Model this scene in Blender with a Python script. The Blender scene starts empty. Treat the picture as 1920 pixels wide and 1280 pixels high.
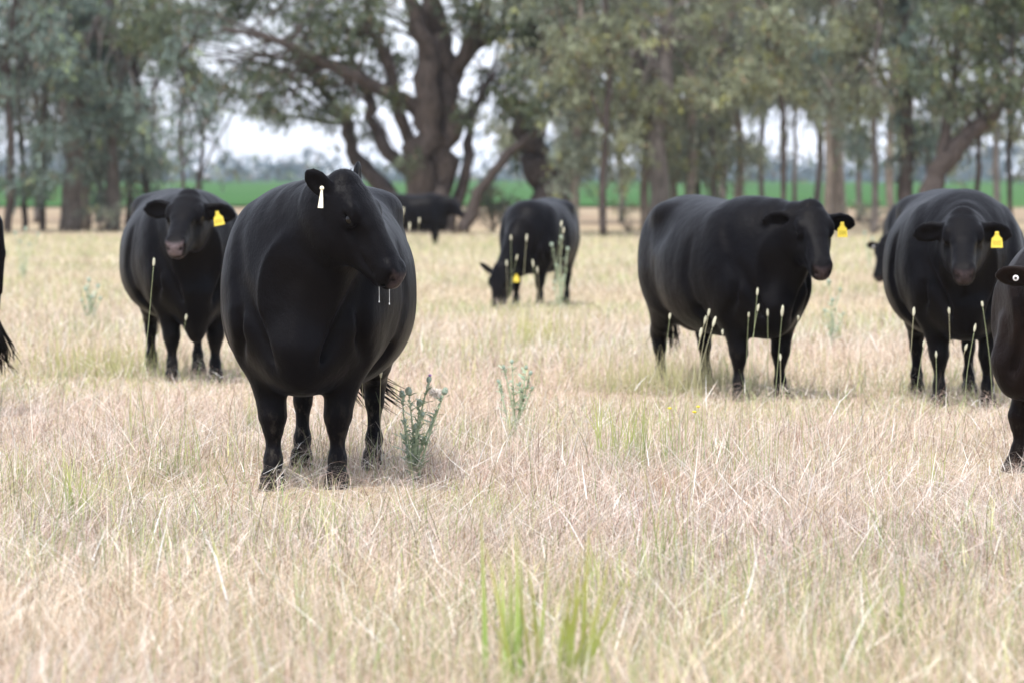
import bpy, math, random
import numpy as np
from mathutils import Vector, Matrix

random.seed(11)
RNG = np.random.default_rng(11)
R = math.radians
SC = bpy.context.scene
COL = SC.collection

# ---------------------------------------------------------------- camera, sky, sun, exposure
CAM_H, FPX, HOR = 1.43, 6400.0, 328.0          # eye height; focal length and horizon line in photo pixels
cam_d = bpy.data.cameras.new("camera")
cam = bpy.data.objects.new("camera", cam_d)
COL.objects.link(cam)
cam.location = (0, 0, CAM_H)
cam.rotation_euler = (R(90) - math.atan((640 - HOR) / FPX), 0, 0)
cam_d.sensor_width = 36
cam_d.lens = 120
cam_d.clip_end = 20000
cam_d.dof.use_dof = True
cam_d.dof.focus_distance = 15.3
cam_d.dof.aperture_fstop = 3.6
SC.camera = cam

SUN_EL, SUN_AZ = 62, 205        # degrees; azimuth the light comes from, clockwise from +Y
world = bpy.data.worlds.new("World")
SC.world = world
world.use_nodes = True
wn, wl = world.node_tree.nodes, world.node_tree.links
sky = wn.new("ShaderNodeTexSky")
sky.sky_type = 'NISHITA'
sky.sun_disc = False
sky.sun_elevation = R(SUN_EL)
sky.sun_rotation = R(SUN_AZ)
sky.dust_density = 2.5
wtc = wn.new("ShaderNodeTexCoord")
wno = wn.new("ShaderNodeTexNoise")
wno.inputs["Scale"].default_value = 3.0
wno.inputs["Detail"].default_value = 6
wmp = wn.new("ShaderNodeMapping")
wmp.inputs["Scale"].default_value = (1, 1, 3)
wcr = wn.new("ShaderNodeMapRange")
wcr.inputs[1].default_value = 0.35
wcr.inputs[2].default_value = 0.62
wcr.inputs[3].default_value = 0.55
wcr.inputs[4].default_value = 0.95
wmx = wn.new("ShaderNodeMixRGB")
wmx.inputs[2].default_value = (7.6, 8.1, 9.3, 1)      # thin bright cloud
wl.new(wtc.outputs["Generated"], wmp.inputs["Vector"])
wl.new(wmp.outputs["Vector"], wno.inputs["Vector"])
wl.new(wno.outputs["Fac"], wcr.inputs[0])
wl.new(wcr.outputs[0], wmx.inputs[0])
wl.new(sky.outputs[0], wmx.inputs[1])
wl.new(wmx.outputs[0], wn["Background"].inputs[0])
wn["Background"].inputs[1].default_value = 0.13

sun_d = bpy.data.lights.new("sun", 'SUN')
sun = bpy.data.objects.new("sun", sun_d)
COL.objects.link(sun)
sun_d.energy = 3.0
sun_d.angle = R(4)
sun_d.color = (1.0, 0.96, 0.91)
_s = Vector((math.sin(R(SUN_AZ)) * math.cos(R(SUN_EL)), math.cos(R(SUN_AZ)) * math.cos(R(SUN_EL)), math.sin(R(SUN_EL))))
sun.rotation_euler = _s.to_track_quat('Z', 'Y').to_euler()

SC.view_settings.view_transform = 'Standard'
SC.view_settings.look = 'None'
SC.view_settings.exposure = 0.66
SC.view_settings.gamma = 1
SC.cycles.use_denoising = True
SC.cycles.max_bounces = 6
SC.cycles.diffuse_bounces = 3
SC.cycles.transparent_max_bounces = 4
SC.cycles.sample_clamp_indirect = 6
GRASS = 1.0      # amount of grass

# ---------------------------------------------------------------- helpers
def gz(x, y):
    """height of the ground"""
    x = np.asarray(x, float); y = np.asarray(y, float)
    t = np.clip((y - 38) / 60.0, 0, 1)
    z = -0.38 * t * t * (3 - 2 * t)
    near = np.clip(1 - y / 150.0, 0, 1)
    z = z + near * (0.025 * np.sin(x * 1.3 + y * 0.4) * np.cos(y * 0.55 - 0.5 * x) + 0.015 * np.sin(3.1 * x) * np.sin(2.3 * y + 1))
    return z

def X(px, d):
    return (px - 960) / FPX * d

def Z(py, d):
    return CAM_H - (py - HOR) / FPX * d

def P3(px, py, d):
    return Vector((X(px, d), d, Z(py, d)))

def ground_d(py):
    return CAM_H * FPX / (py - HOR)

def mesh_np(name, V, F, mat, parent=None, attrs=None, smooth=False, cols=None, linked=True):
    """V (n,3), F (m,4) or (m,3) arrays -> one object"""
    me = bpy.data.meshes.new(name)
    V = np.ascontiguousarray(V, dtype=np.float32); F = np.ascontiguousarray(F, dtype=np.int32)
    n, m, k = len(V), len(F), F.shape[1]
    me.vertices.add(n); me.vertices.foreach_set("co", V.ravel())
    me.loops.add(m * k); me.loops.foreach_set("vertex_index", F.ravel())
    me.polygons.add(m)
    me.polygons.foreach_set("loop_start", np.arange(0, m * k, k, dtype=np.int32))
    me.update(calc_edges=True)
    me.polygons.foreach_set("use_smooth", np.full(m, bool(smooth)))
    for an, av in (attrs or {}).items():
        a = me.attributes.new(an, 'FLOAT', 'POINT'); a.data.foreach_set("value", np.ascontiguousarray(av, dtype=np.float32))
    if cols is not None:
        a = me.color_attributes.new("tint", 'FLOAT_COLOR', 'POINT')
        c = np.ones((n, 4), dtype=np.float32); c[:, :3] = cols
        a.data.foreach_set("color", c.ravel())
    me.validate()
    me.materials.append(mat)
    o = bpy.data.objects.new(name, me)
    COL.objects.link(o)
    if parent: o.parent = parent
    return o

def tag(o, label=None, cat=None, group=None, kind=None):
    if label: o["label"] = label
    if cat: o["category"] = cat
    if group: o["group"] = group
    if kind: o["kind"] = kind
    return o

def empty(name, loc, rz=0.0, sc=1.0):
    o = bpy.data.objects.new(name, None)
    COL.objects.link(o)
    o.location = loc; o.rotation_euler = (0, 0, rz); o.scale = (sc, sc, sc)
    o.empty_display_size = 0.1
    return o

class MB:
    def __init__(s): s.v = []; s.f = []; s.c = []
    def add(s, V, F, c=None):
        b = len(s.v); s.v += [tuple(p) for p in V]; s.f += [tuple(i + b for i in f) for f in F]
        s.c += [tuple(c) if c is not None else (1, 1, 1)] * len(V)
    def tube(s, pts, rad, n=8, c=None, flat=1.0):
        pts = [Vector(p) for p in pts]; V = []; F = []
        ref = Vector((0.13, 0.97, 0.21)).normalized()
        for i, p in enumerate(pts):
            t = (pts[min(i + 1, len(pts) - 1)] - pts[max(i - 1, 0)]).normalized()
            a = t.cross(ref)
            if a.length < 0.05: a = t.cross(Vector((1, 0, 0)))
            a.normalize(); b = t.cross(a)
            for k in range(n):
                an = 2 * math.pi * k / n
                V.append(p + rad[i] * (math.cos(an) * a + flat * math.sin(an) * b))
        for i in range(len(pts) - 1):
            for k in range(n):
                k2 = (k + 1) % n
                F.append((i * n + k, i * n + k2, (i + 1) * n + k2, (i + 1) * n + k))
        F.append(tuple(range(n))[::-1]); F.append(tuple((len(pts) - 1) * n + k for k in range(n)))
        s.add(V, F, c)
    def ellipsoid(s, cen, rad, axis=None, nu=10, nv=7, c=None, bump=0.0):
        q = Vector((0, 0, 1)).rotation_difference(Vector(axis).normalized()).to_matrix() if axis is not None else Matrix.Identity(3)
        V = []; F = []
        for i in range(nv + 1):
            th = math.pi * i / nv
            for k in range(nu):
                ph = 2 * math.pi * k / nu
                j = 1 + bump * random.uniform(-1, 1)
                V.append(Vector(cen) + q @ Vector((rad[0] * math.sin(th) * math.cos(ph) * j, rad[1] * math.sin(th) * math.sin(ph) * j, rad[2] * math.cos(th))))
        for i in range(nv):
            for k in range(nu):
                k2 = (k + 1) % nu
                F.append((i * nu + k, (i + 1) * nu + k, (i + 1) * nu + k2, i * nu + k2))
        s.add(V, F, c)
    def build(s, name, mat, parent=None, smooth=True):
        me = bpy.data.meshes.new(name); me.from_pydata([tuple(v) for v in s.v], [], s.f); me.update()
        me.polygons.foreach_set("use_smooth", [smooth] * len(me.polygons))
        a = me.color_attributes.new("tint", 'FLOAT_COLOR', 'POINT')
        cc = np.ones((len(s.v), 4), dtype=np.float32); cc[:, :3] = np.array(s.c); a.data.foreach_set("color", cc.ravel())
        me.materials.append(mat)
        o = bpy.data.objects.new(name, me); COL.objects.link(o)
        if parent: o.parent = parent
        return o

def blades(P, L, W, ang, lean, bend, col, colv=0.12, side=None, segs=2, tipcol=None):
    """grass blades as arrays: P (n,3) roots; returns V,F,C"""
    n = len(P)
    if side is None: side = ang + math.pi / 2 + RNG.normal(0, 0.7, n)
    dirx, diry = np.cos(ang), np.sin(ang)
    sx, sy = np.cos(side), np.sin(side)
    cur = P.astype(np.float64).copy(); V = np.empty((n, (segs + 1) * 2, 3), np.float32)
    C = np.empty((n, (segs + 1) * 2, 3), np.float32)
    cj = np.clip(col * (1 + RNG.normal(0, colv, (n, 1))), 0.01, 0.95)
    wf = [1.0, 0.85, 0.08] if segs == 2 else ([1, 0.95, 0.7, 0.06] if segs == 3 else np.linspace(1, 0.06, segs + 1))
    for i in range(segs + 1):
        w = W * wf[i] * 0.5
        off = np.stack([sx * w, sy * w, np.zeros(n)], 1)
        V[:, 2 * i] = cur - off; V[:, 2 * i + 1] = cur + off
        cc = cj if tipcol is None else cj * (1 - i / segs) + tipcol * (i / segs)
        C[:, 2 * i] = cc; C[:, 2 * i + 1] = cc
        if i < segs:
            a = lean + bend * (i + 0.5) / segs
            st = (L / segs)
            cur = cur + np.stack([dirx * np.sin(a) * st, diry * np.sin(a) * st, np.cos(a) * st], 1)
            low = np.maximum(gz(cur[:, 0], cur[:, 1]) + 0.01, cur[:, 2]) if n > 3000 else cur[:, 2]
            cur[:, 2] = low
    base = (np.arange(n) * (segs + 1) * 2)[:, None]
    q = np.array([[2 * i, 2 * i + 1, 2 * i + 3, 2 * i + 2] for i in range(segs)])
    F = (base[:, :, None] + q[None]).reshape(-1, 4)
    return V.reshape(-1, 3), F, C.reshape(-1, 3)

def join(parts):
    Vs, Fs, Cs, b = [], [], [], 0
    for V, F, C in parts:
        Vs.append(V); Fs.append(F + b); Cs.append(C); b += len(V)
    return np.concatenate(Vs), np.concatenate(Fs), np.concatenate(Cs)

# ---------------------------------------------------------------- materials
def new_mat(name):
    m = bpy.data.materials.new(name); m.use_nodes = True
    nt = m.node_tree; b = nt.nodes["Principled BSDF"]
    return m, nt.nodes, nt.links, b

def noise(N, L, scale, detail=4, coord="Object", stretch=None, rough=0.55):
    tc = N.new("ShaderNodeTexCoord"); no = N.new("ShaderNodeTexNoise")
    no.inputs["Scale"].default_value = scale; no.inputs["Detail"].default_value = detail
    no.inputs["Roughness"].default_value = rough
    if stretch:
        mp = N.new("ShaderNodeMapping"); mp.inputs["Scale"].default_value = stretch
        L.new(tc.outputs[coord], mp.inputs[0]); L.new(mp.outputs[0], no.inputs["Vector"])
    else:
        L.new(tc.outputs[coord], no.inputs["Vector"])
    return no

def ramp(N, L, src, stops):
    r = N.new("ShaderNodeValToRGB"); el = r.color_ramp.elements
    while len(el) < len(stops): el.new(0.5)
    for e, (p, c) in zip(el, stops): e.position = p; e.color = (*c, 1)
    L.new(src, r.inputs[0]); return r

def tint_mat(name, rough=0.8, trans=0.3, spec=0.2):
    """colour from the mesh's own per-blade tint, thin and a little translucent"""
    m, N, L, b = new_mat(name)
    a = N.new("ShaderNodeVertexColor"); a.layer_name = "tint"
    L.new(a.outputs[0], b.inputs["Base Color"])
    b.inputs["Roughness"].default_value = rough
    b.inputs["Specular IOR Level"].default_value = spec
    if trans > 0:
        t = N.new("ShaderNodeBsdfTranslucent"); L.new(a.outputs[0], t.inputs[0])
        mx = N.new("ShaderNodeMixShader"); mx.inputs[0].default_value = trans
        L.new(b.outputs[0], mx.inputs[1]); L.new(t.outputs[0], mx.inputs[2])
        L.new(mx.outputs[0], N["Material Output"].inputs[0])
    return m

def plain(name, col, rough=0.6, spec=0.4, nscale=30, var=0.15, bump=0.0):
    m, N, L, b = new_mat(name)
    no = noise(N, L, nscale, 5)
    r = ramp(N, L, no.outputs["Fac"], [(0.3, tuple(c * (1 - var) for c in col)), (0.7, tuple(min(1, c * (1 + var)) for c in col))])
    L.new(r.outputs[0], b.inputs["Base Color"])
    b.inputs["Roughness"].default_value = rough; b.inputs["Specular IOR Level"].default_value = spec
    if bump:
        bp = N.new("ShaderNodeBump"); bp.inputs["Strength"].default_value = bump; bp.inputs["Distance"].default_value = 0.01
        L.new(no.outputs["Fac"], bp.inputs["Height"]); L.new(bp.outputs[0], b.inputs["Normal"])
    return m

def coat_mat(name, base, brown, n0=(0.022, 0.017, 0.018), n1_=(0.060, 0.045, 0.047)):
    m, N, L, b = new_mat(name)
    n1 = noise(N, L, 3.0, 5)
    c1 = ramp(N, L, n1.outputs["Fac"], [(0.35, base), (0.75, brown)])
    at = N.new("ShaderNodeAttribute"); at.attribute_name = "nose"
    nn = noise(N, L, 60, 3)
    nc = ramp(N, L, nn.outputs["Fac"], [(0.3, n0), (0.7, n1_)])
    mx = N.new("ShaderNodeMixRGB"); L.new(at.outputs["Fac"], mx.inputs[0]); L.new(c1.outputs[0], mx.inputs[1]); L.new(nc.outputs[0], mx.inputs[2])
    # dust low on the legs and hooves
    du = N.new("ShaderNodeAttribute"); du.attribute_name = "dust"
    dn = noise(N, L, 28, 6, stretch=(1, 1, 0.5), rough=0.7)
    dr = N.new("ShaderNodeMapRange"); dr.inputs[1].default_value = 0.5; dr.inputs[2].default_value = 0.66
    L.new(dn.outputs["Fac"], dr.inputs[0])
    mu = N.new("ShaderNodeMath"); mu.operation = 'MULTIPLY'; L.new(dr.outputs[0], mu.inputs[0]); L.new(du.outputs["Fac"], mu.inputs[1])
    m2 = N.new("ShaderNodeMixRGB"); L.new(mu.outputs[0], m2.inputs[0]); L.new(mx.outputs[0], m2.inputs[1]); m2.inputs[2].default_value = (0.11, 0.095, 0.075, 1)
    L.new(m2.outputs[0], b.inputs["Base Color"])
    # gloss varies over the coat, wet on the nose
    n2 = noise(N, L, 7, 4)
    rr = N.new("ShaderNodeMapRange"); rr.inputs[3].default_value = 0.30; rr.inputs[4].default_value = 0.55
    L.new(n2.outputs["Fac"], rr.inputs[0])
    m3 = N.new("ShaderNodeMixRGB"); L.new(at.outputs["Fac"], m3.inputs[0]); L.new(rr.outputs[0], m3.inputs[1]); m3.inputs[2].default_value = (0.28, 0.28, 0.28, 1)
    L.new(m3.outputs[0], b.inputs["Roughness"])
    b.inputs["Specular IOR Level"].default_value = 0.06
    b.inputs["Sheen Weight"].default_value = 0.02
    b.inputs["Sheen Roughness"].default_value = 0.4
    b.inputs["Sheen Tint"].default_value = (0.75, 0.82, 1.0, 1)
    # short hair: fine grain, plus soft folds of skin
    h1 = noise(N, L, 190, 3, stretch=(1, 1, 0.4))
    h2 = noise(N, L, 6, 5, stretch=(1, 1, 1))
    cu = N.new("ShaderNodeAttribute"); cu.attribute_name = "curl"
    h3 = noise(N, L, 55, 2)
    b1 = N.new("ShaderNodeBump"); b1.inputs["Strength"].default_value = 0.4; b1.inputs["Distance"].default_value = 0.005
    L.new(h1.outputs["Fac"], b1.inputs["Height"])
    b2 = N.new("ShaderNodeBump"); b2.inputs["Strength"].default_value = 0.45; b2.inputs["Distance"].default_value = 0.03
    h4 = noise(N, L, 13, 3, stretch=(1.2, 1.2, 0.25))
    b4 = N.new("ShaderNodeBump"); b4.inputs["Strength"].default_value = 0.15; b4.inputs["Distance"].default_value = 0.02
    L.new(h4.outputs["Fac"], b4.inputs["Height"]); L.new(b1.outputs[0], b4.inputs["Normal"])
    L.new(h2.outputs["Fac"], b2.inputs["Height"]); L.new(b4.outputs[0], b2.inputs["Normal"])
    b3 = N.new("ShaderNodeBump"); b3.inputs["Distance"].default_value = 0.012
    L.new(cu.outputs["Fac"], b3.inputs["Strength"]); L.new(h3.outputs["Fac"], b3.inputs["Height"]); L.new(b2.outputs[0], b3.inputs["Normal"])
    L.new(b3.outputs[0], b.inputs["Normal"])
    return m

M_COAT = coat_mat("black_coat", (0.0030, 0.0029, 0.0042), (0.0052, 0.0044, 0.0046))
M_COATP = coat_mat("black_coat_pale_nose", (0.0030, 0.0029, 0.0042), (0.0052, 0.0044, 0.0046), (0.09, 0.07, 0.075), (0.17, 0.135, 0.14))
M_COATB = coat_mat("brownish_black_coat", (0.007, 0.005, 0.005), (0.016, 0.010, 0.008))
M_EYE = plain("eye_dark", (0.004, 0.003, 0.003), 0.10, 0.35, 5, 0.05)
M_LID = plain("eyelid_skin", (0.055, 0.05, 0.052), 0.45, 0.5, 40, 0.2, 0.2)
M_HAIR = plain("tail_hair", (0.006, 0.005, 0.005), 0.6, 0.12, 20, 0.3)
M_HOOF = plain("hoof_horn", (0.035, 0.03, 0.027), 0.5, 0.4, 40, 0.3, 0.3)
M_TAGY = plain("yellow_tag_plastic", (0.78, 0.61, 0.07), 0.4, 0.5, 60, 0.05)
M_TAGW = plain("cream_tag_plastic", (0.85, 0.78, 0.60), 0.4, 0.5, 60, 0.05)
M_BTN = plain("white_button_plastic", (0.72, 0.72, 0.74), 0.35, 0.5, 60, 0.05)
M_INK = plain("dark_tag_print", (0.26, 0.18, 0.02), 0.6, 0.2, 60, 0.1)
M_GRASS = tint_mat("grass_blades", 0.75, 0.35, 0.25)
M_LEAF = tint_mat("gum_leaves", 0.55, 0.25, 0.4)
M_PLANT = tint_mat("plant_tissue", 0.6, 0.15, 0.3)
m, N, L, b = new_mat("saliva")
b.inputs["Base Color"].default_value = (0.9, 0.93, 0.95, 1); b.inputs["Roughness"].default_value = 0.08
b.inputs["Transmission Weight"].default_value = 0.55; b.inputs["IOR"].default_value = 1.34
M_SALIVA = m

def bark_mat(name, lo, hi):
    m, N, L, b = new_mat(name)
    no = noise(N, L, 5, 6, stretch=(3, 3, 0.5), rough=0.65)
    r = ramp(N, L, no.outputs["Fac"], [(0.3, lo), (0.68, hi)])
    L.new(r.outputs[0], b.inputs["Base Color"]); b.inputs["Roughness"].default_value = 0.9
    b.inputs["Specular IOR Level"].default_value = 0.15
    bp = N.new("ShaderNodeBump"); bp.inputs["Strength"].default_value = 0.9; bp.inputs["Distance"].default_value = 0.06
    L.new(no.outputs["Fac"], bp.inputs["Height"]); L.new(bp.outputs[0], b.inputs["Normal"])
    return m
M_BARK = bark_mat("gum_bark", (0.065, 0.057, 0.054), (0.23, 0.205, 0.19))
M_BARKP = bark_mat("pale_gum_bark", (0.11, 0.09, 0.075), (0.36, 0.31, 0.27))
M_BARKD = bark_mat("dark_gum_bark", (0.028, 0.023, 0.021), (0.115, 0.094, 0.086))

# ---------------------------------------------------------------- the ground
def sheet(name, xs, ys, zf, mat, kind="structure", label=None):
    gx, gy = np.meshgrid(xs, ys, indexing='ij')
    V = np.stack([gx, gy, zf(gx, gy)], -1).reshape(-1, 3)
    nx, ny = len(xs), len(ys)
    i = np.arange(nx - 1)[:, None] * ny + np.arange(ny - 1)[None]
    F = np.stack([i, i + ny, i + ny + 1, i + 1], -1).reshape(-1, 4)
    o = mesh_np(name, V, F, mat, smooth=True)
    tag(o, label, None, None, kind)
    return o

m, N, L, b = new_mat("dry_paddock_soil")
n1 = noise(N, L, 60, 8, rough=0.75); n2 = noise(N, L, 0.35, 4)
r1 = ramp(N, L, n1.outputs["Fac"], [(0.25, (0.16, 0.115, 0.075)), (0.5, (0.46, 0.36, 0.25)), (0.75, (0.62, 0.52, 0.40))])
r2 = ramp(N, L, n2.outputs["Fac"], [(0.35, (0.50, 0.40, 0.27)), (0.6, (0.40, 0.36, 0.20)), (0.75, (0.52, 0.38, 0.28))])
mx = N.new("ShaderNodeMixRGB"); mx.inputs[0].default_value = 0.45
L.new(r1.outputs[0], mx.inputs[1]); L.new(r2.outputs[0], mx.inputs[2])
# the strip past the trees is bare and reddish
tc = N.new("ShaderNodeTexCoord"); sp = N.new("ShaderNodeSeparateXYZ"); L.new(tc.outputs["Object"], sp.inputs[0])
mr = N.new("ShaderNodeMapRange"); mr.inputs[1].default_value = 105; mr.inputs[2].default_value = 130
L.new(sp.outputs["Y"], mr.inputs[0])
n3 = noise(N, L, 0.12, 5, stretch=(1, 0.3, 1))
r3 = ramp(N, L, n3.outputs["Fac"], [(0.35, (0.24, 0.165, 0.115)), (0.65, (0.32, 0.26, 0.17))])
mx2 = N.new("ShaderNodeMixRGB"); L.new(mr.outputs[0], mx2.inputs[0]); L.new(mx.outputs[0], mx2.inputs[1]); L.new(r3.outputs[0], mx2.inputs[2])
L.new(mx2.outputs[0], b.inputs["Base Color"]); b.inputs["Roughness"].default_value = 0.95; b.inputs["Specular IOR Level"].default_value = 0.1
bp = N.new("ShaderNodeBump"); bp.inputs["Strength"].default_value = 0.6; bp.inputs["Distance"].default_value = 0.03
L.new(n1.outputs["Fac"], bp.inputs["Height"]); L.new(bp.outputs[0], b.inputs["Normal"])
M_SOIL = m
xs = np.concatenate([-np.geomspace(4000, 9, 24), np.linspace(-8, 8, 81), np.geomspace(9, 4000, 24)])
ys = np.concatenate([[-200, -50, -10], np.linspace(0, 50, 160), np.geomspace(52, 6000, 60)])
sheet("ground", xs, ys, gz, M_SOIL, label="dry straw coloured paddock ground")

m, N, L, b = new_mat("green_crop")
n1 = noise(N, L, 0.05, 6, stretch=(1, 0.35, 1)); n2 = noise(N, L, 2.0, 5)
r1 = ramp(N, L, n1.outputs["Fac"], [(0.3, (0.032, 0.098, 0.022)), (0.55, (0.042, 0.122, 0.027)), (0.75, (0.095, 0.155, 0.045))])
mx = N.new("ShaderNodeMixRGB"); mx.blend_type = 'MULTIPLY'; mx.inputs[0].default_value = 0.5
r2 = ramp(N, L, n2.outputs["Fac"], [(0.3, (0.6, 0.6, 0.6)), (0.7, (1, 1, 1))])
L.new(r1.outputs[0], mx.inputs[1]); L.new(r2.outputs[0], mx.inputs[2])
L.new(mx.outputs[0], b.inputs["Base Color"]); b.inputs["Roughness"].default_value = 0.9; b.inputs["Specular IOR Level"].default_value = 0.1
sheet("green_field", np.linspace(-600, 600, 121), np.geomspace(188, 1500, 60),
      lambda x, y: -0.34 + 0.10 * np.sin(x * 0.05 + y * 0.01) + 0.25 * np.clip((y - 188) / 10, 0, 1), m, label="green irrigated crop field beyond the trees")

# ---------------------------------------------------------------- grass
def patch(x, y, s, ph):
    return (np.sin(x * s + ph) * np.cos(y * s * 0.8 + 2 * ph) + np.sin((x + y) * s * 0.63 + 3 * ph) * 0.7 + np.sin(x * s * 2.3 - y * s * 1.7 + ph) * 0.4) / 2.1

def sample_ground(n, d0, d1, power, half=0.185):
    """roots in the wedge of paddock the camera could see, thinning as d^-power per square metre"""
    u = RNG.random(n); p = 2 - power
    d = np.exp(np.log(d0) + u * np.log(d1 / d0)) if abs(p) < 1e-6 else (d0 ** p + u * (d1 ** p - d0 ** p)) ** (1 / p)
    x = (RNG.random(n) * 2 - 1) * (half * d + 0.8)
    return x, d

STRAW = np.array([[0.60, 0.51, 0.44], [0.70, 0.615, 0.555], [0.46, 0.36, 0.30], [0.80, 0.74, 0.69], [0.64, 0.49, 0.44], [0.36, 0.26, 0.20]])
GREENS = np.array([[0.33, 0.40, 0.16], [0.45, 0.48, 0.20], [0.22, 0.32, 0.13]])
# where the cattle stand the grass is trodden down: (x, y, radius)
TROD = [(X(572, 15.3), 14.9, 1.25), (X(362, 23.5), 22.9, 1.6), (X(1425, 21.8), 21.2, 1.7), (X(1808, 21.1), 20.5, 1.6), (X(1955, 16.2), 15.8, 1.2), (X(990, 37), 36.3, 2.0)]
def trodden(x, y):
    k = np.zeros(len(x))
    for (cx, cy, r) in TROD:
        q = np.sqrt(((x - cx) / r) ** 2 + ((y - cy) / (r * 1.25)) ** 2) + 0.15 * np.sin(5 * x + 3 * y)
        k = np.maximum(k, np.clip((1.1 - q) / 0.5, 0, 1))
    return k

def grass_layer(n, d0, d1, power, kind, outer=0):
    n = int(n * GRASS)
    x, d = sample_ground(n, d0, d1, power)
    if outer:                # the paddock goes on past both sides of the view
        e = 0.185 * d + 0.8; x = np.where(RNG.random(n) < .5, -1, 1) * (e + RNG.random(n) * outer)
    z = gz(x, d)
    P = np.stack([x, d, z], 1)
    far = np.maximum(1, d / 17.0)
    ptc = patch(x, d, 1.1, 0.7); pt2 = patch(x, d, 0.5, 2.1)
    col = STRAW[RNG.integers(0, len(STRAW), n)] * 0.95
    col = col * (1 + 0.10 * ptc[:, None])
    gold = np.clip(patch(x, d, 0.75, 5.1)[:, None] * 0.6, 0, 0.45); col = col * (1 - gold) + np.array([0.66, 0.54, 0.36]) * gold
    pinkf = np.clip(pt2[:, None] * 0.6, 0, 0.4)
    col = col * (1 - pinkf) + np.array([0.62, 0.46, 0.39]) * pinkf
    yel = np.clip((d - 22) / 50, 0, 0.45)[:, None]
    col = col * (1 - yel) + np.array([0.56, 0.52, 0.34]) * yel
    if kind == "mat":        # tangled, leaning, curved dry blades
        L = RNG.uniform(0.07, 0.22, n) * (1 + 0.35 * ptc) * far ** 0.15
        lean = RNG.uniform(0.1, 1.2, n); bend = RNG.uniform(0.2, 1.5, n)
        W = RNG.uniform(0.0018, 0.0042, n) * far ** 0.9
    elif kind == "lying":    # long straws fallen over
        L = RNG.uniform(0.18, 0.42, n); lean = RNG.uniform(0.9, 1.45, n); bend = RNG.uniform(-0.25, 0.5, n)
        W = RNG.uniform(0.0015, 0.0032, n) * far ** 0.8
        P[:, 2] += RNG.uniform(0.01, 0.12, n)
        col = np.clip(col * 1.12, 0, 0.85)
    elif kind == "bold":     # the thick straws that stand out
        L = RNG.uniform(0.16, 0.45, n); lean = RNG.uniform(0.3, 1.5, n); bend = RNG.uniform(-0.4, 0.8, n)
        W = RNG.uniform(0.0026, 0.0046, n) * far ** 0.7
        P[:, 2] += RNG.uniform(0.0, 0.12, n)
        col = np.array([0.80, 0.76, 0.68]) * RNG.uniform(0.75, 1.05, (n, 1))
    elif kind == "stem":     # thin green flowering stems left standing
        keep = patch(x, d, 1.3, 2.4) > RNG.uniform(-0.5, 0.9, n)
        x, d, P, far = x[keep], d[keep], P[keep], far[keep]; n = len(x)
        L = RNG.uniform(0.32, 0.62, n); lean = RNG.uniform(0, 0.22, n); bend = RNG.uniform(0, 0.35, n)
        W = RNG.uniform(0.0022, 0.0038, n)
        col = np.array([0.30, 0.36, 0.19]) * RNG.uniform(0.7, 1.2, (n, 1))
        br = RNG.random(n) < .3; col[br] = np.array([0.42, 0.26, 0.19])
    elif kind == "dark":     # dark weathered stalks and red brown seed stems
        L = RNG.uniform(0.10, 0.34, n); lean = RNG.uniform(0.0, 1.2, n); bend = RNG.uniform(-0.2, 0.8, n)
        W = RNG.uniform(0.0022, 0.0042, n) * far ** 0.8
        col = np.array([[0.24, 0.15, 0.10], [0.34, 0.20, 0.15], [0.20, 0.17, 0.10], [0.30, 0.26, 0.16]])[RNG.integers(0, 4, n)]
    elif kind == "upright":
        L = RNG.uniform(0.14, 0.34, n) * (1 + 0.3 * pt2); lean = RNG.uniform(0, 0.35, n); bend = RNG.uniform(0, 0.8, n)
        W = RNG.uniform(0.0015, 0.003, n) * far ** 0.9
    elif kind == "green":
        keep = patch(x, d, 0.9, 4.4) > RNG.uniform(-0.3, 0.6, n)
        x, d, P, far = x[keep], d[keep], P[keep], far[keep]; n = len(x)
        L = RNG.uniform(0.12, 0.34, n); lean = RNG.uniform(0, 0.3, n); bend = RNG.uniform(0, 0.7, n)
        W = RNG.uniform(0.0026, 0.0050, n) * far ** 0.8
        col = GREENS[RNG.integers(0, 3, n)]
        mixs = RNG.uniform(0.0, 0.4, (n, 1)); col = col * (1 - mixs) + np.array([0.62, 0.55, 0.36]) * mixs
    tr = trodden(x, d)
    L = L * (0.78 - 0.14 * np.clip((d - 16) / 6, 0, 1)) * (1 - 0.36 * tr); lean = lean + tr * 0.25
    ang = RNG.uniform(0, 2 * math.pi, n) if kind == "green" else 2.2 * patch(x, d, 0.8, 1.0) + RNG.normal(0, 2.0, n)
    return blades(P, L, W, ang, lean, bend, col, 0.30)

parts = [grass_layer(75000, 8.3, 14, 0, "mat"), grass_layer(210000, 14, 105, 1.9, "mat"),
         grass_layer(26000, 8.3, 16, 0, "lying"), grass_layer(60000, 16, 60, 1.8, "lying"),
         grass_layer(22000, 8.3, 18, 0, "upright"), grass_layer(80000, 18, 105, 1.7, "upright"),
         grass_layer(3500, 8.3, 30, 0.6, "bold"), grass_layer(26000, 8.3, 60, 1.0, "dark"), grass_layer(1500, 8.3, 34, 0.6, "stem"),
         grass_layer(110000, 7.5, 100, 1.5, "mat", outer=6), grass_layer(30000, 7.5, 100, 1.5, "upright", outer=6),
         grass_layer(125000, 8.3, 100, 1.3, "green")]
V, F, C = join(parts)
print("grass verts", len(V))
tag(mesh_np("dry_grass", V, F, M_GRASS, cols=C), "dense pale straw coloured dry grass covering the paddock", "grass", None, "stuff")
del parts, V, F, C
#MARK_GROUND_END

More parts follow.
